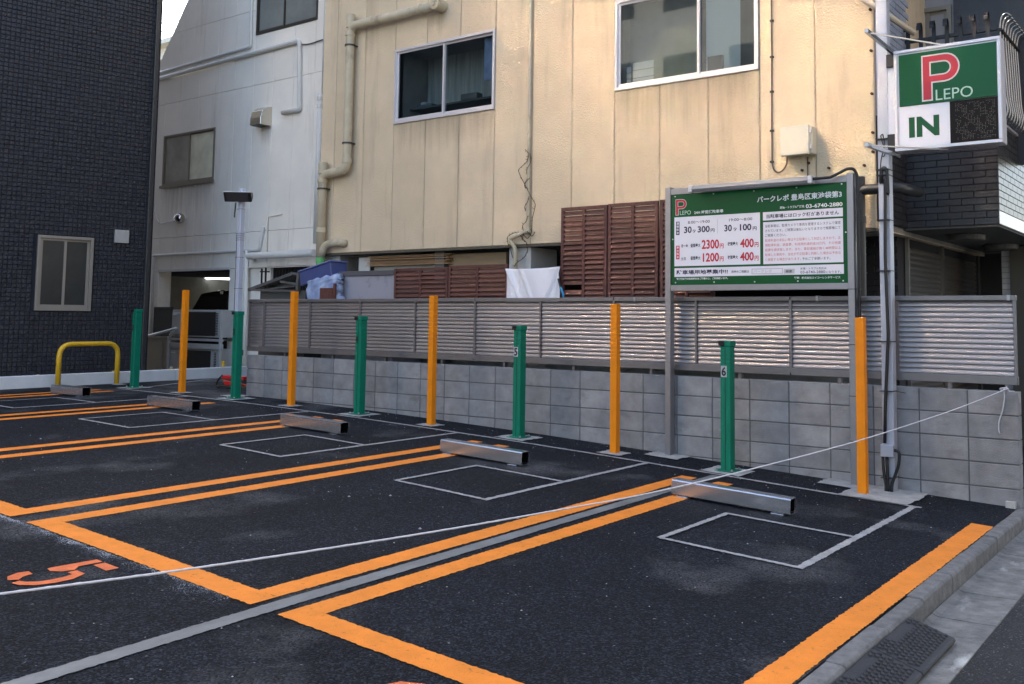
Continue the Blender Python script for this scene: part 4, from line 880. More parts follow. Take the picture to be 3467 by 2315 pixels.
# ------------------------------------------------------------------ brown louvred shutters leaning behind the fence
def lattice(name, label, x0, x1, z0, z1, Y, n, group, lean=0.0, missing=()):
    t = thing(name, label, 'shutter panel', group, loc=(x0, Y, z0)); fw = .04; wd = x1-x0; h = z1-z0
    for nm, a in (('stile', (0, fw, 0, h)), ('stile', (wd-fw, wd, 0, h)), ('stile', (wd/2-fw/2, wd/2+fw/2, fw, h-fw)), ('rail', (fw+.001, wd-fw-.001, h-fw, h)), ('rail', (fw+.001, wd-fw-.001, 0, fw))):
        if nm == 'stile' and a[0] > .1 and a[0] < wd-.1: a = (a[0], a[1], fw+.001, h-fw-.001)
        part(nm, MB().box(a[0], a[1], 0, .035, a[2], a[3]), M_WOODF, t, bevel=.003)
    pt = (h-2*fw)/n; rr_ = random.Random(int(x0*100))
    for s in range(2):
        a, b = (fw+.001, wd/2-fw/2-.001) if s == 0 else (wd/2+fw/2+.001, wd-fw-.001)
        for k in range(n):
            if (s, k) in missing: continue
            j = rr_.uniform(-.004, .004); zz = fw+k*pt
            part('slat', MB().prism([(-.004, zz+.002+j), (.0, zz-.003+j), (.036, zz+pt*.84), (.031, zz+pt*.90)], 0, a, b), M_WOOD, t)
    t.rotation_euler = (lean, 0, 0)
    return t
grp = 'brown louvred shutters leaning behind the fence'
LTz = 1.855
lattice('louvred_shutter', 'tall brown louvred shutter right beside the white cloth, one slat missing near its foot', -4.895, -4.26, .35, LTz, .30, 25, grp, missing=((0, 9),))
lattice('louvred_shutter', 'middle one of the tall brown louvred shutters, left of the price board', -4.245, -3.60, .35, LTz+.005, .30, 25, grp)
lattice('louvred_shutter', 'tall brown louvred shutter mostly hidden behind the price board', -3.575, -2.93, .35, LTz+.01, .30, 25, grp)
lattice('louvred_shutter', 'low brown louvred shutter beside the grey box, left one of the low pair', -7.61, -6.655, .35, 1.205, .30, 14, grp)
lattice('louvred_shutter', 'low brown louvred shutter beside the white cloth, right one of the low pair', -6.645, -5.685, .35, 1.22, .30, 14, grp)
for x in (-7.5, -6.0, -3.4, -2.1, -1.5):
    tag(put('timber_rail', MB().box(x-.75, x+.35, .33, .37, .0+abs(x)*.004, .04+abs(x)*.004).mesh('timber_rail'), M_WOODF), 'dark timber rail seen in the gap under the fence near x %s' % {-7.5: 'the grey box', -6.0: 'the low shutters', -3.4: 'the left board post', -2.1: 'the green post six', -1.5: 'the steel pole'}[x], 'timber') if False else None
# white cloth
cl = MB(); x0, x1, z0, z1 = -5.64, -4.87, .55, 1.158; N, Mn = 48, 30; vs = []
def fold(u, v):
    d = 0
    for (a, b, c_, w, amp) in ((.0, 1, .42, .02, .02), (1, 1, .62, .022, -.022), (.25, 1, .27, .008, .014), (.27, 1, .62, .03, .012), (.0, .8, .22, .05, .012), (1, .7, .85, .03, .014)):
        xl = a+(c_-a)*(1-v)/1.0; dd = u-xl; d += amp*math.exp(-(dd/w)**2)
    return d+.006*math.sin(9*u+4*v)
for j in range(Mn+1):
    for i in range(N+1):
        u, v = i/N, j/Mn; vs.append((x0+(x1-x0)*u, .25-1.7*fold(u, v)-.01*math.sin(3.1*u), z0+(z1-z0)*v+(-.012*math.sin(3.14*u) if j == Mn else 0)+(.01*u if j == Mn else 0)))
cl.add(vs, [(j*(N+1)+i, j*(N+1)+i+1, (j+1)*(N+1)+i+1, (j+1)*(N+1)+i) for j in range(Mn) for i in range(N)], True)
cobj = put('white_cloth', cl.mesh('white_cloth'), M_CLOTH); tag(cobj, 'white cloth sheet hung between the low and the tall brown shutters', 'cloth')
so = cobj.modifiers.new('solid', 'SOLIDIFY'); so.thickness = .004
hx0, hz0 = PY(t3(2065, 660), .21); hx1, hz1 = PY(t3(2140, 900), .21)
bru = thing('blue_brush', 'black and blue handled brush leaning beside the white cloth', 'brush', loc=(hx1, .21, hz1)); BM_ = Matrix.Translation((-hx1, -.21, -hz1))
mx_h = ((hx0+hx1)/2-.004, .21, (hz0+hz1)/2)
o = part('handle', MB().bar((hx0, .21, hz0), mx_h, .016, .016), M_DPIPE, bru); o.matrix_parent_inverse = BM_
o = part('grip', MB().tube([mx_h, (hx1-.004, .21, hz1+.02), (hx1, .21, hz1-.06)], .015, 8), mat('bright_blue_plastic', (.02, .22, .42), .35), bru); o.matrix_parent_inverse = BM_
# grey cabinet with dark lid
x0, z1 = PY(t2(1285, 565), .35); x1, _ = PY(t2(2085, 560), .35); _, zl_ = PY(t2(1285, 632), .35)
gc = thing('grey_cabinet', 'pale grey storage cabinet with a dark lid beside the low brown shutter', 'cabinet', loc=(x0, .35, -.6)); GM = Matrix.Translation((-x0, -.35, .6))
o = part('lid', MB().box(x0-.01, x1, .34, .92, zl_, z1), mat('lid_grey', (.085, .085, .095), .5), gc, bevel=.006); o.matrix_parent_inverse = GM
o = part('body', MB().box(x0, x1-.01, .36, .90, -.6, zl_), mat('cabinet_grey', (.30, .30, .345), .6, stain=((.10, .10, .10), 5, .55, (1, 1, 1), .5)), gc); o.matrix_parent_inverse = GM
# plywood stack
pw = thing('plywood_stack', 'stack of weathered plywood sheets lying under the beige building', 'plywood', loc=(-8, .8, 1.2)); PWm = Matrix.Translation((8, -.8, -1.2))
pa, pz1 = PY(t2(1745, 360), .75); pbx, _ = PY(t2(2600, 360), .75); _, pz0 = PY(t2(1745, 495), .75)
for i in range(9):
    zz = pz0+(pz1-pz0)*i/9; j = rr.uniform(-.05, .04)
    o = part('sheet', MB().box(pa+j, -7.0+rr.uniform(-.1, .05), .74+rr.uniform(-.05, .03), 1.5, zz+.004, zz+(pz1-pz0)/9*.72), M_PLY, pw); o.matrix_parent_inverse = PWm
o = part('support', MB().box(pa+.05, -7.1, .8, 1.5, pz0-.09, pz0-.001), mat('pale_board', (.36, .35, .31), .8), pw); o.matrix_parent_inverse = PWm
a0, az1 = PY(t3(505, 335), .85); a1, _ = PY(t3(1385, 325), .85)
tag(put('timber_board', MB().box(a0, a1, .80, .84, .9, az1).mesh('timber_board'), mat('raw_timber', (.30, .22, .13), .8, var=.2, vscale=5, stretch=(.2, 1, 2))), 'raw pine board standing behind the low brown shutters', 'board')
a0, az1 = PY(t3(375, 280), .72); a1, _ = PY(t3(500, 280), .72)
tag(put('steel_upright', MB().box(a0, a1, .72, .90, -.8, zb0-.03).mesh('steel_upright'), mat('dark_steel', (.09, .10, .10), .5)), 'dark steel upright between the plywood stack and the pine board', 'post')
a0, az1 = PY(t2(1600, 375), .72); a1, _ = PY(t2(1750, 375), .72); _, azl = PY(t2(1600, 560), .72)
tag(put('white_board', MB().box(a0, a1, .72, .74, azl-.1, az1).mesh('white_board'), mat('off_white_board', (.50, .51, .50), .7)), 'small off white board at the left end of the plywood stack', 'board')
# blue plastic containers and film
bx0, bz0 = PY(t2(780, 575), .2); bx1, bz1 = PY(t2(1205, 430), .2)
bc = thing('blue_crate', 'tilted blue plastic crate stacked on top behind the fence left end', 'crate', loc=(bx0, .2, bz0-.2)); 
L1 = math.hypot(bx1-bx0, bz1-bz0)
m = MB().box(0, L1, 0, .3, -.20, 0); part('body', m, M_BLUE, bc, bevel=.012, seg=2); part('rim', MB().box(-.015, L1+.015, -.015, .315, .001, .022), mat('blue_rim', (.11, .14, .33), .4), bc, bevel=.005)
bc.location = (bx0, .2, bz0); bc.rotation_euler = (0, -math.atan2(bz1-bz0, bx1-bx0), 0)
fx0, fz0_ = PY(t2(865, 700), .17); fx1, fz1_ = PY(t2(1290, 610), .17); fx2, fzb = PY(t2(960, 950), .17)
fm_ = MB(); vs = []; Nf = 22
for j in range(Nf+1):
    for i in range(Nf+1):
        u, v = i/Nf, j/Nf
        xl = fx0+(.03 if v < .5 else .03+(v-.5)*.16); xr_ = fx1+.01*math.sin(v*9)
        zt_ = fz0_+(fz1_-fz0_)*u; zb__ = fzb-.05
        vs.append((xl+(xr_-xl)*u, .17-.03*math.sin(u*3.1)+.012*math.sin(17*u+6*v)*math.sin(11*v+5*u)+.006*math.sin(40*u*v+7*v), zt_+(zb__-zt_)*v))
fm_.add(vs, [(j*(Nf+1)+i, j*(Nf+1)+i+1, (j+1)*(Nf+1)+i+1, (j+1)*(Nf+1)+i) for j in range(Nf) for i in range(Nf)], True)
fo = put('plastic_bag', fm_.mesh('plastic_bag'), mat('blue_white_film', (.16, .23, .46), .22, col2=(.45, .55, .72), vscale=5)); tag(fo, 'crumpled translucent blue plastic bag hanging below the blue crate', 'bag'); so = fo.modifiers.new('solid', 'SOLIDIFY'); so.thickness = .15; so.offset = -1
bx0, bz1 = PY(t2(1070, 790), .13); bx1, _ = PY(t2(1290, 730), .13)
ww = thing('brown_shutter_piece', 'short broken piece of brown louvred shutter in front of the blue plastic bag', 'shutter panel', loc=(bx0, .125, .72))
part('board', MB().box(0, bx1-bx0-.06, 0, .02, 0, bz1-.72), M_WOODF, ww); part('stile', MB().box(bx1-bx0-.055, bx1-bx0-.02, 0, .03, 0, bz1-.72+.06), M_WOODF, ww); part('slat', MB().box(bx1-bx0-.1, bx1-bx0-.06, -.01, -.001, bz1-.72-.09, bz1-.72-.03), M_WOOD, ww)

# small gabled lid (bicycle shelter like frame) at the left end
gb = thing('gabled_lid', 'dark framed lean-to lid with clear panels over a dark box behind the left fence end', 'canopy', loc=(-10.2, .4, .8)); GBm = Matrix.Translation((10.2, -.4, -.8))
Pp = [PY(t2(a, b), .45) for a, b in ((95, 815), (700, 590), (780, 600), (740, 735), (200, 815), (690, 640), (520, 700), (760, 830))]
def bar2(i, j, w=.03, Yb=.45, nm='frame_bar', m=None):
    a, b = Pp[i], Pp[j]; o = part(nm, MB().bar((a[0], Yb, a[1]), (b[0], Yb, b[1]), w, w), m or mat('frame_grey', (.10, .10, .10), .45), gb); o.matrix_parent_inverse = GBm
bar2(0, 1, .045); bar2(1, 2, .03); bar2(2, 7, .05); bar2(0, 7, .03, .44); bar2(6, 3, .035, .46); bar2(0, 1, .045, 1.0); bar2(0, 7, .03, 1.02)
a, b = Pp[0], Pp[1]; o = part('roof_sheet', MB().obox((a[0], .47, a[1]-.0), (b[0]-a[0], 0, b[1]-a[1]), (0, .5, 0), (0, 0, .006)), mat('clear_sheet', (.36, .36, .35), .3, var=.4, vscale=9), gb); o.matrix_parent_inverse = GBm
a, b = Pp[4], Pp[7]; o = part('inner_sheet', MB().obox((a[0]+.05, .5, a[1]+.0), (b[0]-a[0]-.08, 0, .05), (0, .45, .16), (0, 0, .005)), mat('clear_sheet2', (.30, .30, .29), .35, var=.6, vscale=14), gb); o.matrix_parent_inverse = GBm
o = part('box_body', MB().box(Pp[4][0]+.02, Pp[7][0]+.12, .5, 1.0, -.3, Pp[4][1]-.02), mat('dark_box_grey', (.07, .075, .075), .6), gb); o.matrix_parent_inverse = GBm
bt2 = [PY(t2(a, b), .6) for a, b in ((270, 520), (325, 510), (270, 720), (325, 700), (250, 565), (370, 565))]
rk = thing('black_rack', 'black metal rack end poking up beside the dark window', 'rack', loc=(bt2[0][0], .6, .9)); RKm = Matrix.Translation((-bt2[0][0], -.6, -.9))
for (i, j) in ((0, 2), (1, 3), (4, 5)):
    o = part('bar', MB().bar((bt2[i][0], .6, bt2[i][1]), (bt2[j][0], .6, bt2[j][1]-(.5 if j in (2, 3) else 0)), .02, .02), M_BLKM, rk); o.matrix_parent_inverse = RKm

# ------------------------------------------------------------------ pale grey building
GY = 2.70; gb2 = thing('pale_grey_building', 'pale grey panelled building with a garage opening behind the floodlight pole', 'building', loc=(-13, 4, -.6)); G2 = Matrix.Translation((13, -4, .6))
def gp_(nm, mb, m, **k): o = part(nm, mb, m, gb2, **k); o.matrix_parent_inverse = G2; return o
gj = [-17.04+.6*k for k in range(0, 10)]; gj = [-17.75]+[x for x in gj if x < -9.0]; gj.append(-11.64) if False else None
gj = [x for x in gj if x < -11.5]+[-11.1]
zrow = [1.47, 2.165, 5.035, 6.55, 9.3]
GW1 = (-17.02, -15.22, 3.27, 4.34); GW2 = (-14.0, -12.20, 6.03, 7.2)
def slant_top(x): return 7.19+(x+16.38)*1.28
for i in range(len(gj)-1):
    a, b = gj[i], gj[i+1]; c = (a+b)/2
    for r in range(len(zrow)-1):
        segs = [(zrow[r], zrow[r+1])]
        for w in (GW1, GW2):
            if w[0]-.05 < c < w[1]+.05:
                ns = []
                for s in segs:
                    if s[1] <= w[2] or s[0] >= w[3]: ns.append(s)
                    else:
                        if w[2]-s[0] > .03: ns.append((s[0], w[2]))
                        if s[1]-w[3] > .03: ns.append((w[3], s[1]))
                segs = ns
        for s in segs:
            ta, tb = slant_top(a), slant_top(b)
            g_ = .003
            if s[0] >= max(ta, tb): continue
            if s[1] <= min(ta, tb): gp_('wall_panel', MB().box(a+g_, b-g_, GY, GY+.1, s[0]+g_, s[1]-g_), M_GREYW, bevel=.004)
            else:
                za_, zb2 = min(ta, s[1]), min(tb, s[1])
                if za_ <= s[0]+.02:
                    xs_ = a+(b-a)*(s[0]+.02-ta)/(tb-ta); poly = [(xs_, s[0]+g_), (b-g_, s[0]+g_), (b-g_, zb2-g_)]
                else: poly = [(a+g_, s[0]+g_), (b-g_, s[0]+g_), (b-g_, zb2-g_), (a+g_, za_-g_)]
                if tb > s[1] and ta < s[1]:
                    xs_ = a+(b-a)*(s[1]-ta)/(tb-ta); poly = poly[:-1]+[(xs_, s[1]-g_), poly[-1]]
                m = MB(); n_ = len(poly); m.add([(p[0], GY, p[1]) for p in poly]+[(p[0], GY+.1, p[1]) for p in poly], [tuple(range(n_)), tuple(range(n_, 2*n_))[::-1]]+[(k, (k+1) % n_, (k+1) % n_+n_, k+n_) for k in range(n_)]); gp_('wall_panel', m, M_GREYW)
core = MB()
def corebox(a, b, z0, z1): core.box(a, b, GY+.05, GY+.15, z0, z1)
corebox(-17.74, -11.12, 1.48, GW1[2]); corebox(-17.74, GW1[0], GW1[2], GW1[3]); corebox(GW1[1], -11.12, GW1[2], GW1[3]); corebox(-17.74, -11.12, GW1[3], 5.4); corebox(-16.2, -11.12, 5.4, GW2[2]); corebox(-16.2, GW2[0], GW2[2], GW2[3]); corebox(GW2[1], -11.12, GW2[2], GW2[3]); corebox(-15, -11.12, GW2[3], 9.3)
gp_('wall_core', core, M_GREY_J)
gp_('side_wall', MB().box(-17.75, -17.6, GY+.16, 9, 1.47, 5.3), M_GREYW)
gp_('upper_mass', MB().box(-14.8, -11.12, GY+.2, 9, 5.4, 9.3), M_GREYW)
gp_('upper_mass', MB().box(-17.7, -11.12, GY+.9, 9, 1.49, 5.4), M_GREYW)
window(gb2, G2, *GW1, GY, M_TALU, .5, pane_m=(M_FROST2, M_FROST), room=None, label='lower window with one grey and one pale frosted pane')
gp_('window_sill', MB().box(GW1[0]-.05, GW1[1]+.05, GY-.05, GY-.022, GW1[2]-.05, GW1[2]), M_TALU)
window(gb2, G2, *GW2, GY, M_BALU, .45, pane_m=M_FROST3, room=None, label='upper window with dark frame cut by the top of the photo')
# lower storey: pillars, garage
gp_('pillar', MB().box(-17.75, -17.03, GY, GY+.3, -.7, 1.465), M_GREYW, bevel=.006)
gp_('pillar', MB().box(-14.58, -14.13, GY, GY+.4, -.7, 1.465), M_GREYW, bevel=.006)
xw0, zt_ = PY(c4(1830, 285), GY+.0); xw1, _ = PY(c4(2110, 280), GY+.0)
gp_('pillar', MB().box(-14.12, xw0-.02, GY+.06, GY+.4, -.7, 1.465), M_GREYW)
gp_('pillar', MB().box(xw1, -11.12, GY, GY+.4, -.7, 1.465), M_GREYW)
gp_('window_grille_panel', MB().box(xw0-.02, xw1, GY+.12, GY+.2, -.7, zt_), M_BLKM)
gp_('lintel', MB().box(xw0-.02, xw1, GY+.0, GY+.2, zt_+.001, 1.465), M_GREYW)
gr_ = MB()
for i in range(14): x = xw0+(xw1-xw0)*(i+.5)/14; gr_.box(x-.008, x+.008, GY+.09, GY+.11, .2, zt_-.01)
gp_('grille_bars', gr_, M_BALU)
gp_('sill_beam', MB().box(-17.03, -14.58, GY-.02, GY+.1, 1.455, 1.50), M_WPIPE)
gp_('garage_wall', MB().box(-18.5, -18.4, GY+.3, 9, -.7, 1.47), M_ROOM2); gp_('garage_wall', MB().box(-18.5, -11.3, 8.6, 8.7, -.7, 1.47), mat('garage_brick', (.12, .12, .11), .8, var=.3, vscale=20)); gp_('garage_ceiling', MB().box(-18.5, -11.3, GY+.31, 9, 1.44, 1.48), M_ROOM)
gp_('garage_floor', MB().box(-18.5, -11.3, GY, 9, -.72, -.62), M_CONC); gp_('fascia', MB().box(-18.3, -14.0, 6.3, 6.4, .95, 1.43), mat('garage_fascia', (.16, .16, .15), .7, var=.25, vscale=12))
for i, (a, w_) in enumerate(((505, .1), (570, .14), (650, .14), (730, .12))):
    x, z = PY(g4(a, 290), 6.28); gp_('fascia_letter_bar', MB().box(x, x+w_*1.2, 6.285, 6.298, z-.04, z-.02).box(x+w_*.2, x+w_*.3, 6.285, 6.298, z-.1, z+.1).box(x+w_*.7, x+w_*.8, 6.285, 6.298, z-.08, z+.06), mat('fascia_mark', (.09, .09, .085), .6))
xt0, zt0_ = PY(g4(345, 185), 4.3); xt1, zt1_ = PY(g4(1002, 212), 5.2)
tb_ = tag(put('fluorescent_tube', MB().tube([(xt0, 4.3, zt0_), (xt1+.6, 5.4, zt1_-.02)], .03, 8).mesh('fluorescent_tube'), M_TUBE), 'lit white fluorescent tube under the garage ceiling', 'lamp')
# black car in the garage
cx0, cz1 = PY(g4(690, 375), 4.2); cx1, _ = PY(g4(1000, 385), 4.2)
car = thing('black_car', 'black car parked inside the garage behind the air conditioner units', 'car', loc=(cx0, 4.5, -.62)); CRm = Matrix.Translation((-cx0, -4.5, .62))
def carp(nm, mb, m, **k): o = part(nm, mb, m, car, **k); o.matrix_parent_inverse = CRm; return o
xL, zL = PY(g4(470, 560), 4.2)
prof_ = [(xL-.9, -.3), (xL-.9, .18), (xL-.25, .42), (xL+.1, .48), (cx0-.1, cz1), (cx0+.5, cz1+.06), (cx0+1.9, cz1+.05), (cx0+2.3, .5), (cx0+2.5, .3), (cx0+2.5, -.3)]
carp('body', MB().prism(prof_, 1, 4.2, 5.8), M_CAR, bevel=.06, seg=3)
ws_ = [(xL+.1, .50), (cx0-.12, cz1-.03), (cx0-.32, cz1-.03), (xL-.02, .49)]
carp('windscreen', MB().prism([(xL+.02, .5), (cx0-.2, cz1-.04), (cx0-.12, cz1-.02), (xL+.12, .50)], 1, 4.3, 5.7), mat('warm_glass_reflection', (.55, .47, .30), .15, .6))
carp('side_window', MB().prism([(xL+.3, .5), (cx0+.0, cz1-.08), (cx0+1.7, cz1-.06), (cx0+1.9, .5)], 1, 4.19, 4.2), mat('car_glass', (.02, .02, .022), .05))
for x in (xL-.35, cx0+1.8): carp('wheel', MB().cyl((x, 4.16, -.32), .3, .2, 1, 24), M_BLKM)
mxm, mzm = PY(g4(905, 365), 4.1); carp('mirror', MB().box(mxm-.05, mxm+.05, 4.08, 4.14, mzm-.05, mzm+.05), M_SILV, bevel=.02, seg=2)
# pipes and fittings on the grey wall
def gq(p, Y=GY-.06): x, z = PY(p, Y); return (x, Y, z)
pipe('white_wall_pipe', 'white pipe running across the grey wall, dropping and turning back near the top', 'pipe', [(-17.6, GY-.05, gq(c1(1000, 555))[2]), (gq(c1(2035, 270))[0], GY-.05, gq(c1(1000, 555))[2] if False else gq(c1(2035, 275))[2]), (gq(c1(2035, 740))[0], GY-.05, gq(c1(2035, 745))[2]), (gq(c1(1920, 765))[0], GY-.05, gq(c1(1920, 765))[2])], .045, M_WPIPE, bend=.06, n=10)
pipe('thin_wall_pipe', 'thinner white pipe just above the long pipe on the grey wall', 'pipe', [(-17.6, GY-.04, gq(c1(1100, 490))[2]), (gq(c1(1700, 315))[0], GY-.04, gq(c1(1690, 318))[2]), (gq(c1(1700, 0))[0], GY-.04, 8.5)], .03, M_WPIPE, bend=.05, n=8)
pipe('white_duct_pipe', 'thick white horizontal pipe over the dark window of the grey building', 'pipe', [(gq(t2(75, 480), GY-.2)[0], GY-.12, .2), (gq(t2(75, 350), GY-.2)[0], GY-.2, gq(t2(80, 350), GY-.2)[2]), (gq(t2(980, 340), GY-.2)[0], GY-.2, gq(t2(80, 350), GY-.2)[2])] if False else [(gq(t2(60, 350), GY-.2)[0], GY-.0, gq(t2(80, 352), GY-.2)[2]), (gq(t2(60, 350), GY-.2)[0]+.02, GY-.2, gq(t2(80, 352), GY-.2)[2]), (gq(t2(985, 340), GY-.2)[0], GY-.2, gq(t2(80, 352), GY-.2)[2])], .066, M_WPIPE, bend=.12, n=18)
pipe('thin_white_conduit', 'thin white conduit along the grey wall below the floodlight', 'pipe', [(gq(c4(1035, 450))[0], GY-.04, -.3), (gq(c4(1040, 210))[0], GY-.04, gq(c4(1045, 210))[2]), (gq(c4(1760, 165))[0], GY-.04, gq(c4(1045, 210))[2]), (gq(c4(1785, 20))[0], GY-.04, gq(c4(1790, 15))[2])], .028, M_WPIPE, bend=.05, n=8)
pipe('grey_corner_pipe', 'slim upright grey pipe on the pillar right of the garage opening', 'pipe', [(gq(t2(50, 950))[0], GY-.05, -.6), (gq(t2(50, 500))[0], GY-.05, gq(t2(60, 270))[2])], .035, M_GREYW, n=8)
pipe('white_edge_pipe', 'white downpipe at the right edge of the grey wall beside the beige building', 'pipe', [(gq(c4(2125, 180), .95)[0], .95, gq(c4(2125, 200), .95)[2]), (gq(c1(2165, 1000), .95)[0], .95, 3.6), (gq(c1(2165, 1000), .95)[0], .95, 9)], .05, M_WPIPE, n=10) if False else None
xe = gq(c1(2178, 800))[0]; pipe('white_edge_pipe', 'white downpipe at the right edge of the pale grey wall beside the beige building', 'pipe', [(xe, GY-.07, gq(c4(2135, 130))[2]), (xe, GY-.07, gq(c1(2185, 640))[2])], .05, M_WPIPE, n=10, collars=[((xe, GY-.07, gq(c1(2185, 670))[2]), 2), ((xe, GY-.07, gq(c1(2185, 720))[2]), 2)])
pipe('thin_edge_pipe', 'thin white pipe rising above the downpipe at the right edge of the pale grey wall', 'pipe', [(xe+.04, GY-.05, gq(c1(2185, 645))[2]), (xe+.04, GY-.05, 8.5)], .022, M_WPIPE, n=8)
wa, wb = gq(c1(2050, 303), GY-.03), gq(c1(2206, 264), GY-.03); pipe('sagging_cable', 'dark cable running from the top bend of the long pipe to the beige building', 'cable', [wa, (wa[0]+.25, wa[1], wa[2]-.03), (wb[0]-.1, wb[1], wb[2]-.01), (wb[0]+.2, wb[1], wb[2])], .012, M_DPIPE, n=6)
vt = thing('vent_hood', 'small shiny steel vent hood on the pale grey wall', 'vent', loc=(-14, GY, 4.3)); VTm = Matrix.Translation((14, -GY, -4.3))
vx0, vz1 = PY(c1(1640, 785), GY-.25); vx1, vz0 = PY(c1(1752, 865), GY-.02)
prf = [(GY-.005, vz1+.14), (GY-.12, vz1+.12), (GY-.22, vz1+.04), (GY-.26, vz1-.1), (GY-.26, vz0-.02), (GY-.005, vz0-.02)]
prf2 = [(a, max(b, vz0)) for a, b in prf]
o = part('hood', MB().prism([(p[0], p[1]) for p in prf], 0, vx0+.3, vx0+.62), mat('bright_steel', (.62, .58, .50), .18, .95), vt, bevel=.006); o.matrix_parent_inverse = VTm
o = part('opening', MB().box(vx0+.315, vx0+.605, GY-.245, GY-.02, vz0-.024, vz0-.0205), M_BLK, vt); o.matrix_parent_inverse = VTm
lx_, lz_ = PY(c1(1215, 1485), GY-.12); ball = thing('wall_lamp', 'round chrome lamp on a pipe on the grey wall below the lower window', 'lamp', loc=(lx_, GY-.1, lz_)); bm = bmesh.new(); bmesh.ops.create_uvsphere(bm, u_segments=20, v_segments=12, radius=.11); me = bpy.data.meshes.new('globe'); bm.to_mesh(me); bm.free()
for f in me.polygons: f.use_smooth = True
put('globe', me, mat('chrome_ball', (.5, .48, .46), .08, 1.0), ball); part('socket', MB().cyl((0, .03, 0), .06, .06, 1, 12), M_WPIPE, ball)
cv = [PY(c1(a, b), GY-.03) for a, b in ((1050, 1380), (1058, 1470), (1075, 1510), (1100, 1525), (1140, 1508), (1200, 1505))]
o = part('cable', MB().tube([(x-lx_, GY-.03-(GY-.1), z-lz_) for x, z in cv], .012, 6, bend=.08), M_WPIPE, ball)
b1 = [PY(c1(a, b), GY-.03) for a, b in ((1820, 1568), (1820, 1475), (1918, 1455))]
tag(put('wall_cable', MB().tube([(x, GY-.02, z) for x, z in [(b1[0][0], 1.6)]+b1[1:]], .014, 6).mesh('wall_cable'), M_GREYW), 'short bent conduit stub on the bluish right part of the grey wall', 'cable')

# air conditioner units on racks behind the white kerb
for i, (tl_, br_, lb) in enumerate(((g4(350, 560), g4(888, 880), 'upper air conditioner outdoor unit with dark grille on its rack'), (g4(345, 985), g4(880, 1225), 'lower air conditioner outdoor unit with dark grille near the ground'))):
    YA = 2.35; x0, z1 = PY(tl_, YA); x1, z0 = PY(br_, YA)
    if i == 0: X0, X1, H_ = x0, x1, z1-z0
    else: x0, x1, z0 = X0-.03, X1-.02, z1-H_
    t = thing('outdoor_unit', lb, 'air conditioner', 'air conditioner outdoor units in the garage opening', loc=(x0, YA, z0)); w_ = x1-x0; h = H_
    part('casing', MB().box(0, w_, 0, .32, 0, h), M_ACW, t, bevel=.012, seg=2); part('grille', MB().box(w_*.30, w_*.90 if i == 0 else w_*.84, -.012, -.001, .03, h-.04), M_ACD, t, bevel=.004)
    gm = MB()
    for k in range(14): gm.box(w_*.905, w_*.945, -.008, -.002, .05+k*(h-.1)/14, .05+k*(h-.1)/14+(h-.1)/28)
    part('side_slots', gm, M_ACD, t); part('side_cover', MB().box(w_*.02, w_*.20, -.03, -.001, .05, h-.06), M_ACW, t, bevel=.01); part('handle', MB().box(w_*.05, w_*.14, -.04, -.031, h*.78, h*.84), M_WPIPE, t, bevel=.005)
    part('pipe_cover', MB().tube([(w_*.1, -.05, h*.3), (w_*.08, -.08, h*.12), (w_*.03, -.05, -.1 if i else .02)], .03, 8, bend=.04), M_WPIPE, t)
rack = thing('unit_rack', 'grey steel rack holding the two air conditioner units', 'rack', loc=(X0, 2.3, -.6)); RAm = Matrix.Translation((-X0, -2.3, .6))
zr = PY(g4(600, 900), 2.33)[1]
for a in ((X0-.05, X1+.12, 2.30, 2.34, zr-.02, zr+.02), (X0-.05, X1+.12, 2.30, 2.34, zr-.17, zr-.07), (X1+.05, X1+.10, 2.28, 2.33, -.6, zr+.08), (X0-.05, X0, 2.28, 2.33, -.6, zr+.05), (X0-.05, X1+.12, 2.68, 2.71, zr-.02, zr+.02)):
    o = part('beam', MB().box(*a), M_ACW, rack, bevel=.003); o.matrix_parent_inverse = RAm
p = [PY(g4(a, b), 2.2) for a, b in ((60, 860), (200, 825), (330, 790), (385, 770))]
tag(put('white_hose', MB().tube([(x, 2.2, z) for x, z in p], .03, 8).mesh('white_hose'), M_WPIPE), 'white hose running from the dark building corner to the upper air conditioner', 'hose')
x0, z1 = PY(g4(75, 860), 2.5); x1, _ = PY(g4(340, 860), 2.5)
tag(put('beige_panel_fence', MB().box(x0-1.0, x1, 2.5, 2.56, -.6, z1).box(x0-.9, x1, 2.47, 2.5, z1-.03, z1).box(x0+.5, x0+.54, 2.48, 2.5, -.6, z1-.03).mesh('beige_panel_fence'), mat('beige_metal_panel', (.30, .27, .21), .6, var=.12)), 'low beige metal panel left of the air conditioner units', 'panel')
mf = thing('mesh_fence', 'dark wire mesh fence in front of the garage opening left of the units', 'fence', loc=(x0, 2.6, 0)); MFm = Matrix.Translation((-x0, -2.6, 0))
fx0, fz1 = PY(g4(140, 530), 2.6); fx1, _ = PY(g4(350, 530), 2.6); m = MB()
for k in range(22): xk = fx0+(fx1-fx0)*k/21; m.box(xk-.006, xk+.006, 2.6, 2.612, z1-.3, fz1)
o = part('wires', m, M_BLKM, mf, stuff=True); o.matrix_parent_inverse = MFm
for zz in (fz1-.06, z1+.12): o = part('rail', MB().box(fx0, fx1, 2.613, 2.625, zz, zz+.015), M_BLKM, mf); o.matrix_parent_inverse = MFm

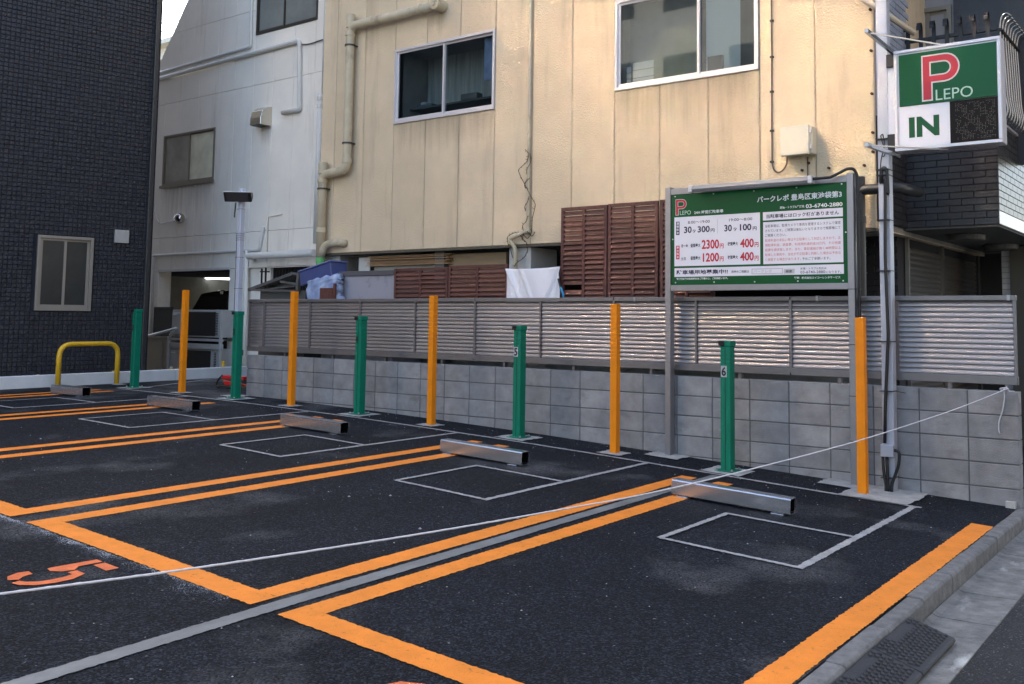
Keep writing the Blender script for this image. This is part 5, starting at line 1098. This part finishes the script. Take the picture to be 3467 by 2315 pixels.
# ------------------------------------------------------------------ white kerb along the left boundary, hoop barrier, small things
def kx(y): return -13.5-.03*(y+2)
wk = thing('white_boundary_kerb', 'low white painted concrete kerb along the left edge of the lot', 'kerb', loc=(-13.5, 0, -.57)); WKm = Matrix.Translation((13.5, 0, .57))
yy = -9.0
while yy < 2.6:
    a, b = yy, min(yy+2.0, 2.62); m = MB(); vs = []
    for y_ in (a+.002, b-.002): vs += [(kx(y_), y_, -.8), (kx(y_), y_, -.378), (kx(y_)-.12, y_, -.378), (kx(y_)-.12, y_, -.8)]
    m.add(vs, [(0,1,2,3),(7,6,5,4),(0,4,5,1),(1,5,6,2),(2,6,7,3),(3,7,4,0)]); o = part('kerb_length', m, M_WKERB, wk, bevel=.008); o.matrix_parent_inverse = WKm; yy += 2.0
Yh = -1.0
hb = thing('hoop_barrier', 'yellow painted steel hoop barrier in front of the navy tiled wall', 'barrier', loc=(-13.3, -.6, -.565))
ax_, az_ = PX((193+14, 1305), -13.33); 
ya, _ = PX((c4(392, 1090)), -13.30); yb3, zt = PX((c4(793, 1080)), -13.38); _, ztop = PX((c4(600, 812)), -13.34)
pts = [(-13.30+13.3, ya+.6, 0), (-13.30+13.3, ya+.6, ztop+.565), (-13.38+13.3, yb3+.6, ztop+.565), (-13.38+13.3, yb3+.6, 0)]
part('hoop', MB().tube(pts, .038, 16, bend=.2), M_YEL, hb)
for y_ in (ya+.6, yb3+.6): part('base_plate', MB().box(-.08, .08, y_-.08, y_+.08, 0, .008), M_PAD, hb)
for p_ in (c4(258, 1020), c4(772, 995), g4(335, 1215), g4(922, 1138)):
    y_, z_ = PX(p_, -13.85); t = tag(put('yellow_cap', MB().cyl((-13.85, y_, -.5), .035, z_+.5, 2, 12, .028).mesh('yellow_cap'), M_YEL), {0: 'x'}.get(9, '')+('small yellow cap on a stake left of the hoop barrier behind the kerb' if p_[0] < 200 else 'small yellow cap on a stake right beside the hoop barrier' if p_[0] < 420 else 'small yellow cap on a stake below the lower air conditioner' if p_[0] < 650 else 'small yellow cap on a stake between the units and the pillar'), 'marker', 'yellow stake caps')
    bevmod(t, .01, 2)
# red tool behind the green post 3
x0, z0 = PY(g4(860, 1480), .9); rt = thing('red_tool', 'red hand tool with black hose lying behind the green post numbered 3', 'tool', loc=(-11.55, .55, -.57))
rx = [PY(g4(a, b), .55) for a, b in ((880, 1460), (930, 1380), (1170, 1370), (1170, 1440), (900, 1430))]
xR0, xR1 = rx[1][0]+11.55, rx[2][0]+11.55
part('frame', MB().box(xR0, xR1, -.05, .05, .14, .20).box(xR0+.1, xR1, -.08, -.05, .05, .11), M_RED, rt, bevel=.01)
part('handle', MB().tube([(xR0, 0, .1), (xR1, .02, .06)], .02, 8), mat('tool_orange', (.7, .12, .03), .5), rt)
part('hose', MB().tube([(xR0+.02, -.05, .2), (xR0-.08, -.06, .12), (xR0-.12, -.06, .03), (xR0-.04, -.08, .015), (xR0+.1, -.08, .03), (xR0+.3, -.06, .02)], .014, 7, bend=.05), M_BLK, rt)
# floodlight pole
Yf = -.2; fp = thing('floodlight_pole', 'slim bluish grey steel pole with a black floodlight behind green post 3', 'lamp', loc=(-10.24, Yf, gz(-10.24)))
zt = PY((811*1.0+8, 433*1.4766), Yf)[1]; zg_ = gz(-10.24)
part('shaft', MB().box(-.036, .036, -.036, .036, 0, 2.40-zg_), mat('bluish_steel', (.50, .55, .66), .45, .2), fp, bevel=.006, seg=2)
hd2 = part('lamp_head', MB().prism([(-.19, 2.325-zg_), (-.06, 2.335-zg_), (-.05, 2.28-zg_), (-.11, 2.19-zg_)], 0, -.215, .175), M_BLKM, fp, bevel=.008)
part('lamp_glass', MB().obox((-.18, -.121, 2.205-zg_), (.31, 0, 0), (0, -.064, .108), (0, -.003, -.002)), mat('led_glass', (.03, .034, .04), .35), fp)
part('lamp_cover', MB().prism([(-.195, 2.327-zg_), (-.055, 2.3375-zg_), (-.055, 2.342-zg_), (-.195, 2.334-zg_)], 0, -.22, .18), M_WALU, fp)
part('cable', MB().tube([(-.07, -.05, 2.2-zg_), (-.075, -.06, 2.05-zg_), (-.06, -.07, 1.98-zg_), (-.07, -.06, 2.0-zg_)], .01, 6, bend=.02), M_BLK, fp)
part('cable', MB().tube([(-.048, -.02, 1.75-zg_), (-.048, -.02, .02)], .011, 6), M_BLK, fp)
for o in fp.children:
    if o.name.split('.')[0] in ('lamp_head', 'lamp_glass', 'lamp_cover'): o.rotation_euler = (0, 0, rad(38))
for z in (2.1, 1.74, 1.71, 1.68, 1.65, 1.4, .95, .5): part('cable_tie', MB().box(-.06, .039, -.039, .039, z-zg_, z-zg_+.005), M_BLK, fp)
pad(-10.40, -10.08, -.34, -.06)

# ------------------------------------------------------------------ navy tiled building on the left
AN = rad(79); OB = np.array([-13.8, .585, 0]); UD = np.array([-math.cos(AN), -math.sin(AN), 0]); ND = np.array([math.sin(AN), -math.cos(AN), 0])   # UD runs left, ND faces the lot
nb = thing('navy_tiled_building', 'tall building clad in small navy square tiles with one sliding window', 'building', loc=tuple(OB+UD*1.5+np.array((0, 0, -.57))))
# local frame: x to the right seen from the lot, y into the building, z up
NBROT = (0, 0, AN); nb.rotation_euler = NBROT; nb.location = (OB[0], OB[1], 0)
# local x = +(cos79, sin79): left of the corner is negative x; local y = (-sin79, cos79) points into the building
def npart(nm, mb, m, **k): return part(nm, mb, m, nb, **k)
npart('wall_core', MB().box(-14, 0, .012, .5, -.9, .616).box(-14, -1.80, .012, .5, .616, 1.823).box(-.958, 0, .012, .5, .616, 1.823).box(-14, 0, .012, .5, 1.823, 12), M_TILEJ)
npart('side_wall', MB().box(-.3, -.0005, .501, 9, -.9, 12), M_TILEJ)
npart('roof', MB().box(-14, 0, 0, 9, 12.001, 12.3), M_CONC)
TPX, TPZ = .0705, .0727; cells = []
for i in range(0, 46):
    for j in range(0, 98):
        x = -.02-TPX*(i+.5); z = -.42+TPZ*(j+.5)
        if -1.80-.03 < x < -.958+.03 and .616-.03 < z < 1.823+.03: continue
        if x > -.15 and False: continue
        cells.append((x, z))
tr = random.Random(9)
def worldpt(x, z): return np.array([OB[0]+math.cos(AN)*x, OB[1]+math.sin(AN)*x, z])
cells.sort(key=lambda c: np.linalg.norm(worldpt(*c)-CAM))
# tiles the camera can really see largest: nearest to it and inside the view
def inview(c):
    d = worldpt(*c)-CAM; f = d@FF; return 0 < CX+FPX*(d@RR)/f < W and 0 < CY-FPX*(d@UU)/f < H
vis = [c for c in cells if inview(c)]; near = vis[:300]; nset = set(near)
def tilegeo(m, x, z, w, h, d=.012):
    a = [tr.uniform(0, .005) for _ in range(4)]; e_ = .006
    vs = [(x-w/2+e_, -.004+a[0], z-h/2+e_), (x+w/2-e_, -.004+a[1], z-h/2+e_), (x+w/2-e_, -.004+a[2], z+h/2-e_), (x-w/2+e_, -.004+a[3], z+h/2-e_), (x-w/2, .004, z-h/2), (x+w/2, .004, z-h/2), (x+w/2, .004, z+h/2), (x-w/2, .004, z+h/2), (x-w/2, d, z-h/2), (x+w/2, d, z-h/2), (x+w/2, d, z+h/2), (x-w/2, d, z+h/2)]
    m.add(vs, [(0,1,2,3),(0,4,5,1),(1,5,6,2),(2,6,7,3),(3,7,4,0),(4,8,9,5),(5,9,10,6),(6,10,11,7),(7,11,8,4)])
protos = []
for k in range(12):
    m = MB(); tilegeo(m, 0, 0, TPX-.007, TPZ-.007); protos.append(m.mesh('tile'))
for c in near: put('tile', tr.choice(protos), M_TILE, nb, loc=(c[0], 0, c[1]))
m = MB()
for c in cells:
    if c not in nset: tilegeo(m, c[0], c[1], TPX-.007, TPZ-.007)
mm_ = mat('navy_wall_tile_field', (.022, .024, .032), .5, spec=.4, var=.3, vscale=11, bump=1.0, bscale=38)
npart('tiling', m, mm_, stuff=True)
window(nb, Matrix.Identity(4), -1.80, -.958, .613, 1.823, -.0, M_GALU, .5, fw=.045, sash=.04, depth=.1, proud=.03, label='narrow sliding window with dark panes in the navy tiles', roomd=.45, pane_m=mat('dark_frosted_glass', (.022, .028, .028), .22, var=.3, vscale=3))
npart('vent_cover', MB().box(-.634, -.408, -.05, .0, 1.765, 1.985), mat('vent_grey', (.36, .36, .34), .45), bevel=.008, seg=2)
npart('downpipe', MB().box(-.125, -.055, -.075, -.01, -.5, 11.9), M_DPIPE, bevel=.012, seg=3)
for z in (.9, 2.6, 4.3, 6.0): npart('pipe_clip', MB().box(-.135, -.045, -.082, -.001, z, z+.03), M_DPIPE)

# ------------------------------------------------------------------ charcoal and white tiled building on the right
RY = 1.5; RX = -.396; rbld = thing('charcoal_tiled_building', 'building with charcoal and white brick tiles, a railed balcony and a dark entrance', 'building', loc=(-1, 3, -1)); RBm = Matrix.Translation((1, -3, 1))
def rp_(nm, mb, m, par=rbld, **k):
    o = part(nm, mb, m, par, **k)
    if par is rbld: o.matrix_parent_inverse = RBm
    return o
sz = 1.545; _, ptop = PY(c3(2185, 820), RY); yw, zw = PX(c3(2250, 812), RX); PT = zw
TW, TH = .235, .0685
rp_('parapet_core', MB().box(-1.75, RX-.008, RY+.010, RY+.16, sz+.001, PT), M_DTILEJ)
rp_('parapet_core', MB().box(RX-.16, RX-.010, RY+.161, 9, sz+.001, PT-.0005), M_WTILEJ)
mt1 = bevbox(TW-.008, .012, TH-.007, .0015, 'brick_tile'); mt1b = bevbox(TW-.008, .012, TH-.007, .0015, 'brick_tile'); mt1h = bevbox(TW/2-.008, .012, TH-.007, .0015, 'brick_tile')
rows = int((PT-sz-.02)/TH)
for r in range(rows+1):
    z = sz+.005+TH*(r+.5)
    if z+TH/2 > PT+.001: continue
    off = 0 if r % 2 else TW/2; x = RX-TW/2+off-TW/2 if False else RX-TW/2
    xs_ = RX
    if r % 2:
        o = put('brick_tile', mt1h, M_DTILE, rbld, loc=(xs_-TW/4, RY, z)); o.matrix_parent_inverse = RBm; xs_ -= TW/2
    while xs_-TW > -1.78:
        o = put('brick_tile', mt1, M_DTILE, rbld, loc=(xs_-TW/2, RY, z)); o.matrix_parent_inverse = RBm; xs_ -= TW
for r in range(rows+1):
    z = sz+.005+TH*(r+.5)
    if z+TH/2 > PT+.001: continue
    ys_ = RY+.004+(TW/2 if r % 2 else 0)
    if r < 2: continue
    if r % 2: o = put('brick_tile', mt1h, M_WTILE, rbld, loc=(RX, RY+.004+TW/4, z), rot=(0, 0, math.pi/2)); o.matrix_parent_inverse = RBm
    while ys_ < 5.2:
        o = put('brick_tile', mt1, M_WTILE, rbld, loc=(RX, ys_+TW/2, z), rot=(0, 0, math.pi/2)); o.matrix_parent_inverse = RBm; ys_ += TW
mtv = bevbox(TH-.006, .012, 2*TH-.007, .0015, 'brick_tile'); ys_ = RY+.004
while ys_ < 5.2:
    o = put('brick_tile', mtv, M_WTILE, rbld, loc=(RX, ys_+TH/2, sz+.005+TH), rot=(0, 0, math.pi/2)); o.matrix_parent_inverse = RBm; ys_ += TH
yrt, _ = PX(c3(1605, 60), -1.30)
rp_('return_wall', MB().box(-1.333, -1.30, BY+.03, RY-.002, sz+.001, PT), M_DTILEJ); rp_('return_wall', MB().box(-1.333, -1.30, BY+.03, yrt, PT+.001, 6.5), M_WTILEJ)
z = sz+.04; k_ = 0
while z < 6.4:
    ys_ = BY+.03-(TW/2 if k_ % 2 else 0)
    while ys_ < (RY-.1 if z < PT else yrt-.1):
        if ys_ > BY: o = put('brick_tile', mt1 if (z < PT or ys_ < .75) else mt1b, M_DTILE if (z < PT or ys_ < .75) else M_BTILE, rbld, loc=(-1.288, ys_+TW/2, z), rot=(0, 0, math.pi/2)); o.matrix_parent_inverse = RBm
        ys_ += TW
    z += TH; k_ += 1
rp_('coping', MB().box(-1.75, RX+.012, RY-.012, RY+.17, PT+.001, PT+.03).box(RX-.17, RX+.012, RY+.171, 9, PT+.001, PT+.03), M_WALU, bevel=.003)
rp_('soffit', MB().box(-1.42, RX-.012, RY+.17, 9, sz-.02, sz), M_SOFF); rp_('soffit', MB().box(RX-.011, RX-.001, RY+.02, 9, sz-.004, sz), M_SOFF)
rp_('soffit_edge', MB().box(-1.75, RX-.012, RY+.012, RY+.168, sz-.02, sz), M_SOFF)
for p_ in (r1(745, 495), r1(985, 560)):
    d = ray(p_); t_ = (sz-.06-CAM[2])/d[2]; c_ = CAM+t_*d; m = MB().cyl((c_[0], c_[1], sz-.085), .19, .065, 2, 28, .20); l_ = tag(put('ceiling_lamp', m.mesh('ceiling_lamp'), mat('lamp_drum', (.10, .10, .09), .5)), 'round dark drum lamp on the entrance soffit, %s' % ('nearer the charcoal wall' if p_[0] < 3300 else 'farther to the right behind it'), 'lamp', 'round lamps on the entrance soffit'); bevmod(l_, .012, 2)
# shutter wall facing the street, inside the entrance
XS = -1.40
rp_('lower_wall', MB().box(-1.75, XS-.03, RY+.1, RY+.35, -1.2, sz-.021), M_DTILEJ)
for r in range(38):
    z = -1.1+TH*(r+.5)
    if z > sz-.05: break
    xs_ = XS-.03-(TW/2 if r % 2 else 0)
    while xs_-TW > -1.95:
        if xs_-TW/2 < -1.28: o = put('brick_tile', mt1, M_DTILE, rbld, loc=(xs_-TW/2, RY+.09, z)); o.matrix_parent_inverse = RBm
        xs_ -= TW
ysh0, _ = PX(r1(280, 700), XS); ysh1, _ = PX(r1(575, 700), XS); ysh2, zc_ = PX(r1(815, 600), XS)
shw = rp_('shutter_wall', MB().box(XS-.3, XS-.02, RY+.36, 9, -1.2, sz-.021), M_DTILEJ)
def shutter(y0, y1, lb):
    s_ = rp_('roller_shutter', MB().box(XS-.019, XS-.012, y0, y1, -1.1, 1.36), M_SHUT, label=lb)
    k = 0; z = -1.08; sm = MB().prism([(0, 0), (.012, .006), (.014, .03), (.0, .058)][::-1], 1, 0, y1-y0).mesh('lath')
    while z < 1.33: put('lath', sm, M_SHUT, s_, loc=(XS-.012, y0, z)); z += .06
shutter(RY+.38, ysh1-.04, 'roller shutter lit through its laths beside the fence'); shutter(ysh1+.06, ysh2-.05, 'second roller shutter deeper in the dark entrance')
rp_('guide_rail', MB().box(XS-.02, XS+.03, ysh1-.035, ysh1+.055, -1.1, sz-.03), M_SHUT)
rp_('guide_rail', MB().box(XS-.02, XS+.02, RY+.345, RY+.378, -1.1, sz-.03), M_GALU)
rp_('entrance_back', MB().box(XS, 2.5, ysh2+.2, ysh2+.3, -1.1, sz-.03), M_ROOM)
xc0, zc0 = PY(r1(985, 620), 4.2); xc1, _ = PY(r1(1035, 620), 4.2)
rp_('tiled_column', MB().box(xc0, xc1+.02, 4.2, 4.5, -1.1, sz-.03), M_WTILEJ)
for r in range(38):
    z = -1.0+TH*(r+.5)
    if z < sz-.06: o = put('brick_tile', bevbox(xc1-xc0+.01, .012, TH-.007, .0015, 'brick_tile') if r == 0 else bpy.data.meshes['column_tile'], M_WTILE, rbld, loc=((xc0+xc1)/2+.01, 4.19, z)); o.matrix_parent_inverse = RBm
    if r == 0: o.data.name = 'column_tile'
rp_('column', MB().box(xc1+.03, xc1+.5, 4.1, 4.6, -1.1, sz-.03), mat('olive_column', (.07, .07, .06), .7))
rp_('entrance_floor', MB().box(XS, 2.0, RY-.4, 9, -1.2, -1.02), M_CONC)
# balcony: railing of flat bars with hooked tops, recessed pale tiled wall, window, upper slab
fr0, zr0 = PY(c3(2118, 78), RY); fl0, _ = PY(c3(1540, 195), RY); ztp = zr0
rail = rp_('railing', MB().box(-1.75, RX+.02, RY+.02, RY+.055, 3.52, 3.555), M_BLKM)
n_ = 9; hookp = [(0, 0)]
for i in range(n_):
    x = fr0-(fr0-fl0)/7*i; m = MB(); w_ = .042
    path = [(RY+.01, PT+.03), (RY+.01, ztp-.07), (RY+.0, ztp-.03), (RY-.03, ztp), (RY-.065, ztp-.01), (RY-.085, ztp-.05), (RY-.087, ztp-.09)]
    inner = [(a+.010, b+(.0 if k < 2 else -.004)) for k, (a, b) in enumerate(path)]
    pl = path+[(a+.009 if k < 3 else a+.002, b-.009 if k > 1 else b) for k, (a, b) in reversed(list(enumerate(path)))]
    nn = len(path)
    vs = []
    for xx in (x-w_/2, x+w_/2):
        for p_ in path: vs.append((xx, p_[0], p_[1]))
    fs_ = [(k, k+1, nn+k+1, nn+k) for k in range(nn-1)]
    m.add(vs, fs_); o = part('railing_bar', m, M_BLKM, rail); so = o.modifiers.new('solid', 'SOLIDIFY'); so.thickness = .007
mr_ = MB(); pth = [(RX+.02, PT-.2), (RX+.02, PT+.5), (RX+.03, ztp-.18), (RX-.0, ztp-.05), (RX-.05, ztp), (RX-.1, ztp-.06)]
for i in range(26):
    yv = RY+.10+i*.125
    o = put('railing_rod', bpy.data.meshes['railing_rod'] if i else MB().tube([(RX+.05, 0, PT+.02), (RX+.09, 0, PT+.10), (RX+.06, 0, PT+.30), (RX+.03, 0, ztp-.12), (RX+.05, 0, ztp-.03), (RX+.10, 0, ztp), (RX+.14, 0, ztp-.05)], .011, 8, bend=.06).mesh('railing_rod'), mat('polished_dark_steel', (.30, .29, .28), .18, .9), rail, loc=(0, yv, 0))
part('railing_bar', MB().box(RX+.03, RX+.055, RY+.06, 5, 3.52, 3.545), M_BLKM, rail)
BYY = 2.55
rp_('recess_wall', MB().box(-1.78, -.3, BYY, BYY+.1, PT-.3, 6.5), M_WTILEJ)
xT0 = -1.75; r = 0; z = PT-.2; xq, _ = PY(c3(1605, 60), BYY)
mtb = bevbox(.145, .012, .098, .0015, 'brick_tile')
while z < 6.3:
    x = -1.80+(.0 if r % 2 else -.075)
    while x < xq-.02:
        if x > -1.95: o = put('brick_tile', mtb, M_BTILE, rbld, loc=(x, BYY-.01, z)); o.matrix_parent_inverse = RBm
        x += .153
    z += .105; r += 1
xw0, _ = PY(c3(1690, 30), BYY); xw1, zwt = PY(c3(1885, 60), BYY)
window(rbld, RBm, xq+.12, xw1+.02, PT-.25, zwt+.05, BYY-.03, M_TALU, .35, fw=.05, sash=.04, room=None, pane_m=M_FROST3, label='balcony window with pale frames behind the railing')
rp_('balcony_downpipe', MB().tube([(xq+.05, BYY-.08, PT), (xq+.05, BYY-.08, 6.4)], .035, 10), M_DPIPE)
rp_('recess_side', MB().box(xw1+.04, 2.0, BYY-.02, BYY-.001, PT-.3, 6.5), M_DTILE)
yq, _ = PX(c3(2349, 0), RX); 
rp_('upper_slab', MB().box(-.55, 1.2, RY+.3, 9, 4.55, 4.8), M_SOFF)
rp_('upper_wall', MB().box(-1.75, -.56, RY+1.4, 9, 6.5, 10.5), M_DTILEJ); rp_('upper_wall', MB().box(-.55, 1.2, RY+.3, 9, 4.801, 10.5), M_DTILEJ)
rp_('rear_mass', MB().box(-1.75, RX-.2, BYY+.11, 9, PT+.04, 10), M_DTILEJ)
o = rp_('taped_pipe', MB().tube([q(l5(385, 170), 2.4), q(l5(420, 240), 2.35), q(l5(480, 350), 2.2), q(l5(490, 480), 2.2)], .028, 8, bend=.1), MATS['pipe_tape'])

# ------------------------------------------------------------------ beyond: sunlit block seen through the gap, and the street's other side
fb = thing('distant_sunlit_building', 'sunlit pale building and roof eaves glimpsed in the gap between the left buildings', 'building', loc=(-30, 18, 0)); FBm = Matrix.Translation((30, -18, 0))
M_SUNW = mat('warm_white_wall', (.80, .74, .60), .8)
xg, zg2 = PY(c1(1130, 250), 14.0)
for a in ((xg-8, xg+8, 14.0, 20, -1, zg2-1.6), (xg-8, xg+8, 13.6, 14, zg2-1.9, zg2-1.6), (xg-8, xg+8, 13.9, 20, zg2-1.0, zg2-.3), (xg-8, xg+8, 13.5, 14, zg2-.5, zg2-.3)):
    o = part('storey', MB().box(*a), M_SUNW, fb); o.matrix_parent_inverse = FBm
for k, (a, b) in enumerate(((60, 70), (118, 130))):
    p0 = q(c1(1080, a), 10); p1_ = q(c1(1300, b), 10)
    tag(put('overhead_wire', MB().tube([(p0[0]-6, 10, p0[2]+.0), (p1_[0]+6, 10, p1_[2]+(p1_[2]-p0[2])*2)], .02, 5).mesh('overhead_wire'), M_BLK), 'upper overhead wire across the bright gap' if k == 0 else 'lower overhead wire across the bright gap', 'wire', 'overhead wires in the gap')
M_OPP = mat('opposite_facade', (.47, .43, .39), .8, var=.1)
M_OPG = mat('opposite_glass', (.05, .06, .07), .06)
def opp(label, x0, x1, y0, y1, h, face):
    t = thing('street_building', label, 'building', 'buildings across the street behind the camera', loc=((x0+x1)/2, (y0+y1)/2, -1.1)); mt = Matrix.Translation((-(x0+x1)/2, -(y0+y1)/2, 1.1))
    o = part('wall', MB().box(x0, x1, y0, y1, -1.2, h), M_OPP, t); o.matrix_parent_inverse = mt
    z = .2
    while z < h-1.6:
        if face == 'x':
            y_ = y0+.8
            while y_ < y1-1.5: o = part('window', MB().box(x0-.03, x0-.002, y_, y_+1.3, z, z+1.2), M_OPG, t); o.matrix_parent_inverse = mt; y_ += 2.4
        else:
            x_ = x0+.8
            while x_ < x1-1.5: o = part('window', MB().box(x_, x_+1.3, y1+.002, y1+.03, z, z+1.2), M_OPG, t); o.matrix_parent_inverse = mt; x_ += 2.6
        z += 2.9
opp('beige block across the street with rows of windows, nearer the crossing', 7.2, 14, -7, 5, 12, 'x')
opp('beige block across the street behind the camera', 7.2, 14, -22, -7.2, 10, 'x')
opp('tall beige block beyond the far side of the parking lot', -24, -9, -30, -20, 31, 'y')
# unseen reflector glazing, added to throw the sun's warm reflection onto the beige wall
tall = [o for o in bpy.data.objects if o.name.startswith('street_building') and 'tall' in o.get('label', '')][0]
M_COAT = mat('reflector_glazing', (.62, .47, .31), .14, 1.0)
for i in range(6):
    for j in range(5):
        o = part('reflector_panel', MB().box(-21.6+i*1.05, -20.58+i*1.05, -19.96, -19.93, 23.6+j*1.3, 24.86+j*1.3), M_COAT, tall); o.matrix_parent_inverse = Matrix.Translation(-tall.location)
# rain stains below sills and pipe ends: thin grime films 2 mm proud of the wall
def grime(name, col):
    m = bpy.data.materials.new(name); m.use_nodes = True; n = m.node_tree; b = n.nodes['Principled BSDF']; L = n.links
    b.inputs['Base Color'].default_value = (*col, 1); b.inputs['Roughness'].default_value = .95
    geo = n.nodes.new('ShaderNodeNewGeometry'); mp = n.nodes.new('ShaderNodeMapping'); mp.inputs['Scale'].default_value = (14, 14, .9); L.new(geo.outputs['Position'], mp.inputs[0])
    no = n.nodes.new('ShaderNodeTexNoise'); no.inputs['Scale'].default_value = 1.0; no.inputs['Detail'].default_value = 6; L.new(mp.outputs[0], no.inputs['Vector'])
    tc = n.nodes.new('ShaderNodeTexCoord'); sx = n.nodes.new('ShaderNodeSeparateXYZ'); L.new(tc.outputs['Generated'], sx.inputs[0])
    p = n.nodes.new('ShaderNodeMath'); p.operation = 'MULTIPLY_ADD'; L.new(sx.outputs[2], p.inputs[0]); p.inputs[1].default_value = .62; p.inputs[2].default_value = -.52
    s_ = n.nodes.new('ShaderNodeMath'); s_.operation = 'ADD'; L.new(p.outputs[0], s_.inputs[0]); L.new(no.outputs[0], s_.inputs[1])
    r = n.nodes.new('ShaderNodeMapRange'); r.inputs[1].default_value = .12; r.inputs[2].default_value = .70; r.inputs[4].default_value = .27; L.new(s_.outputs[0], r.inputs[0])
    # fade at the two sides
    e1 = n.nodes.new('ShaderNodeMath'); e1.operation = 'PINGPONG'; e1.inputs[1].default_value = .5; L.new(sx.outputs[0], e1.inputs[0])
    r2 = n.nodes.new('ShaderNodeMapRange'); r2.inputs[2].default_value = .12; L.new(e1.outputs[0], r2.inputs[0])
    mm = n.nodes.new('ShaderNodeMath'); mm.operation = 'MULTIPLY'; L.new(r.outputs[0], mm.inputs[0]); L.new(r2.outputs[0], mm.inputs[1]); L.new(mm.outputs[0], b.inputs['Alpha']); return m
M_GRIME = grime('rain_grime', (.24, .19, .13)); M_GRIME2 = grime('grey_grime', (.26, .24, .21))
for (x0, x1, z1, h, par, mt_, Y, m_) in ((W1[0]-.06, W1[1]+.05, W1[2]-.002, .55, bb, BBm, BY, M_GRIME), (W2[0]-.06, W2[1]+.05, W2[2]-.002, .6, bb, BBm, BY, M_GRIME), 
    (A[0][0]-.28, A[0][0]+.1, A[0][2]-.07, .35, bb, BBm, BY, M_GRIME),
    (GW1[0]-.05, GW1[1]+.05, GW1[2]-.052, .7, gb2, G2, GY, M_GRIME2), (vx0+.3, vx0+.62, vz0-.03, .5, gb2, G2, GY, M_GRIME2)):
    o = part('rain_stain', rectm(x0, x1, z1-h, z1, Y-.002), m_, par); o.matrix_parent_inverse = mt_
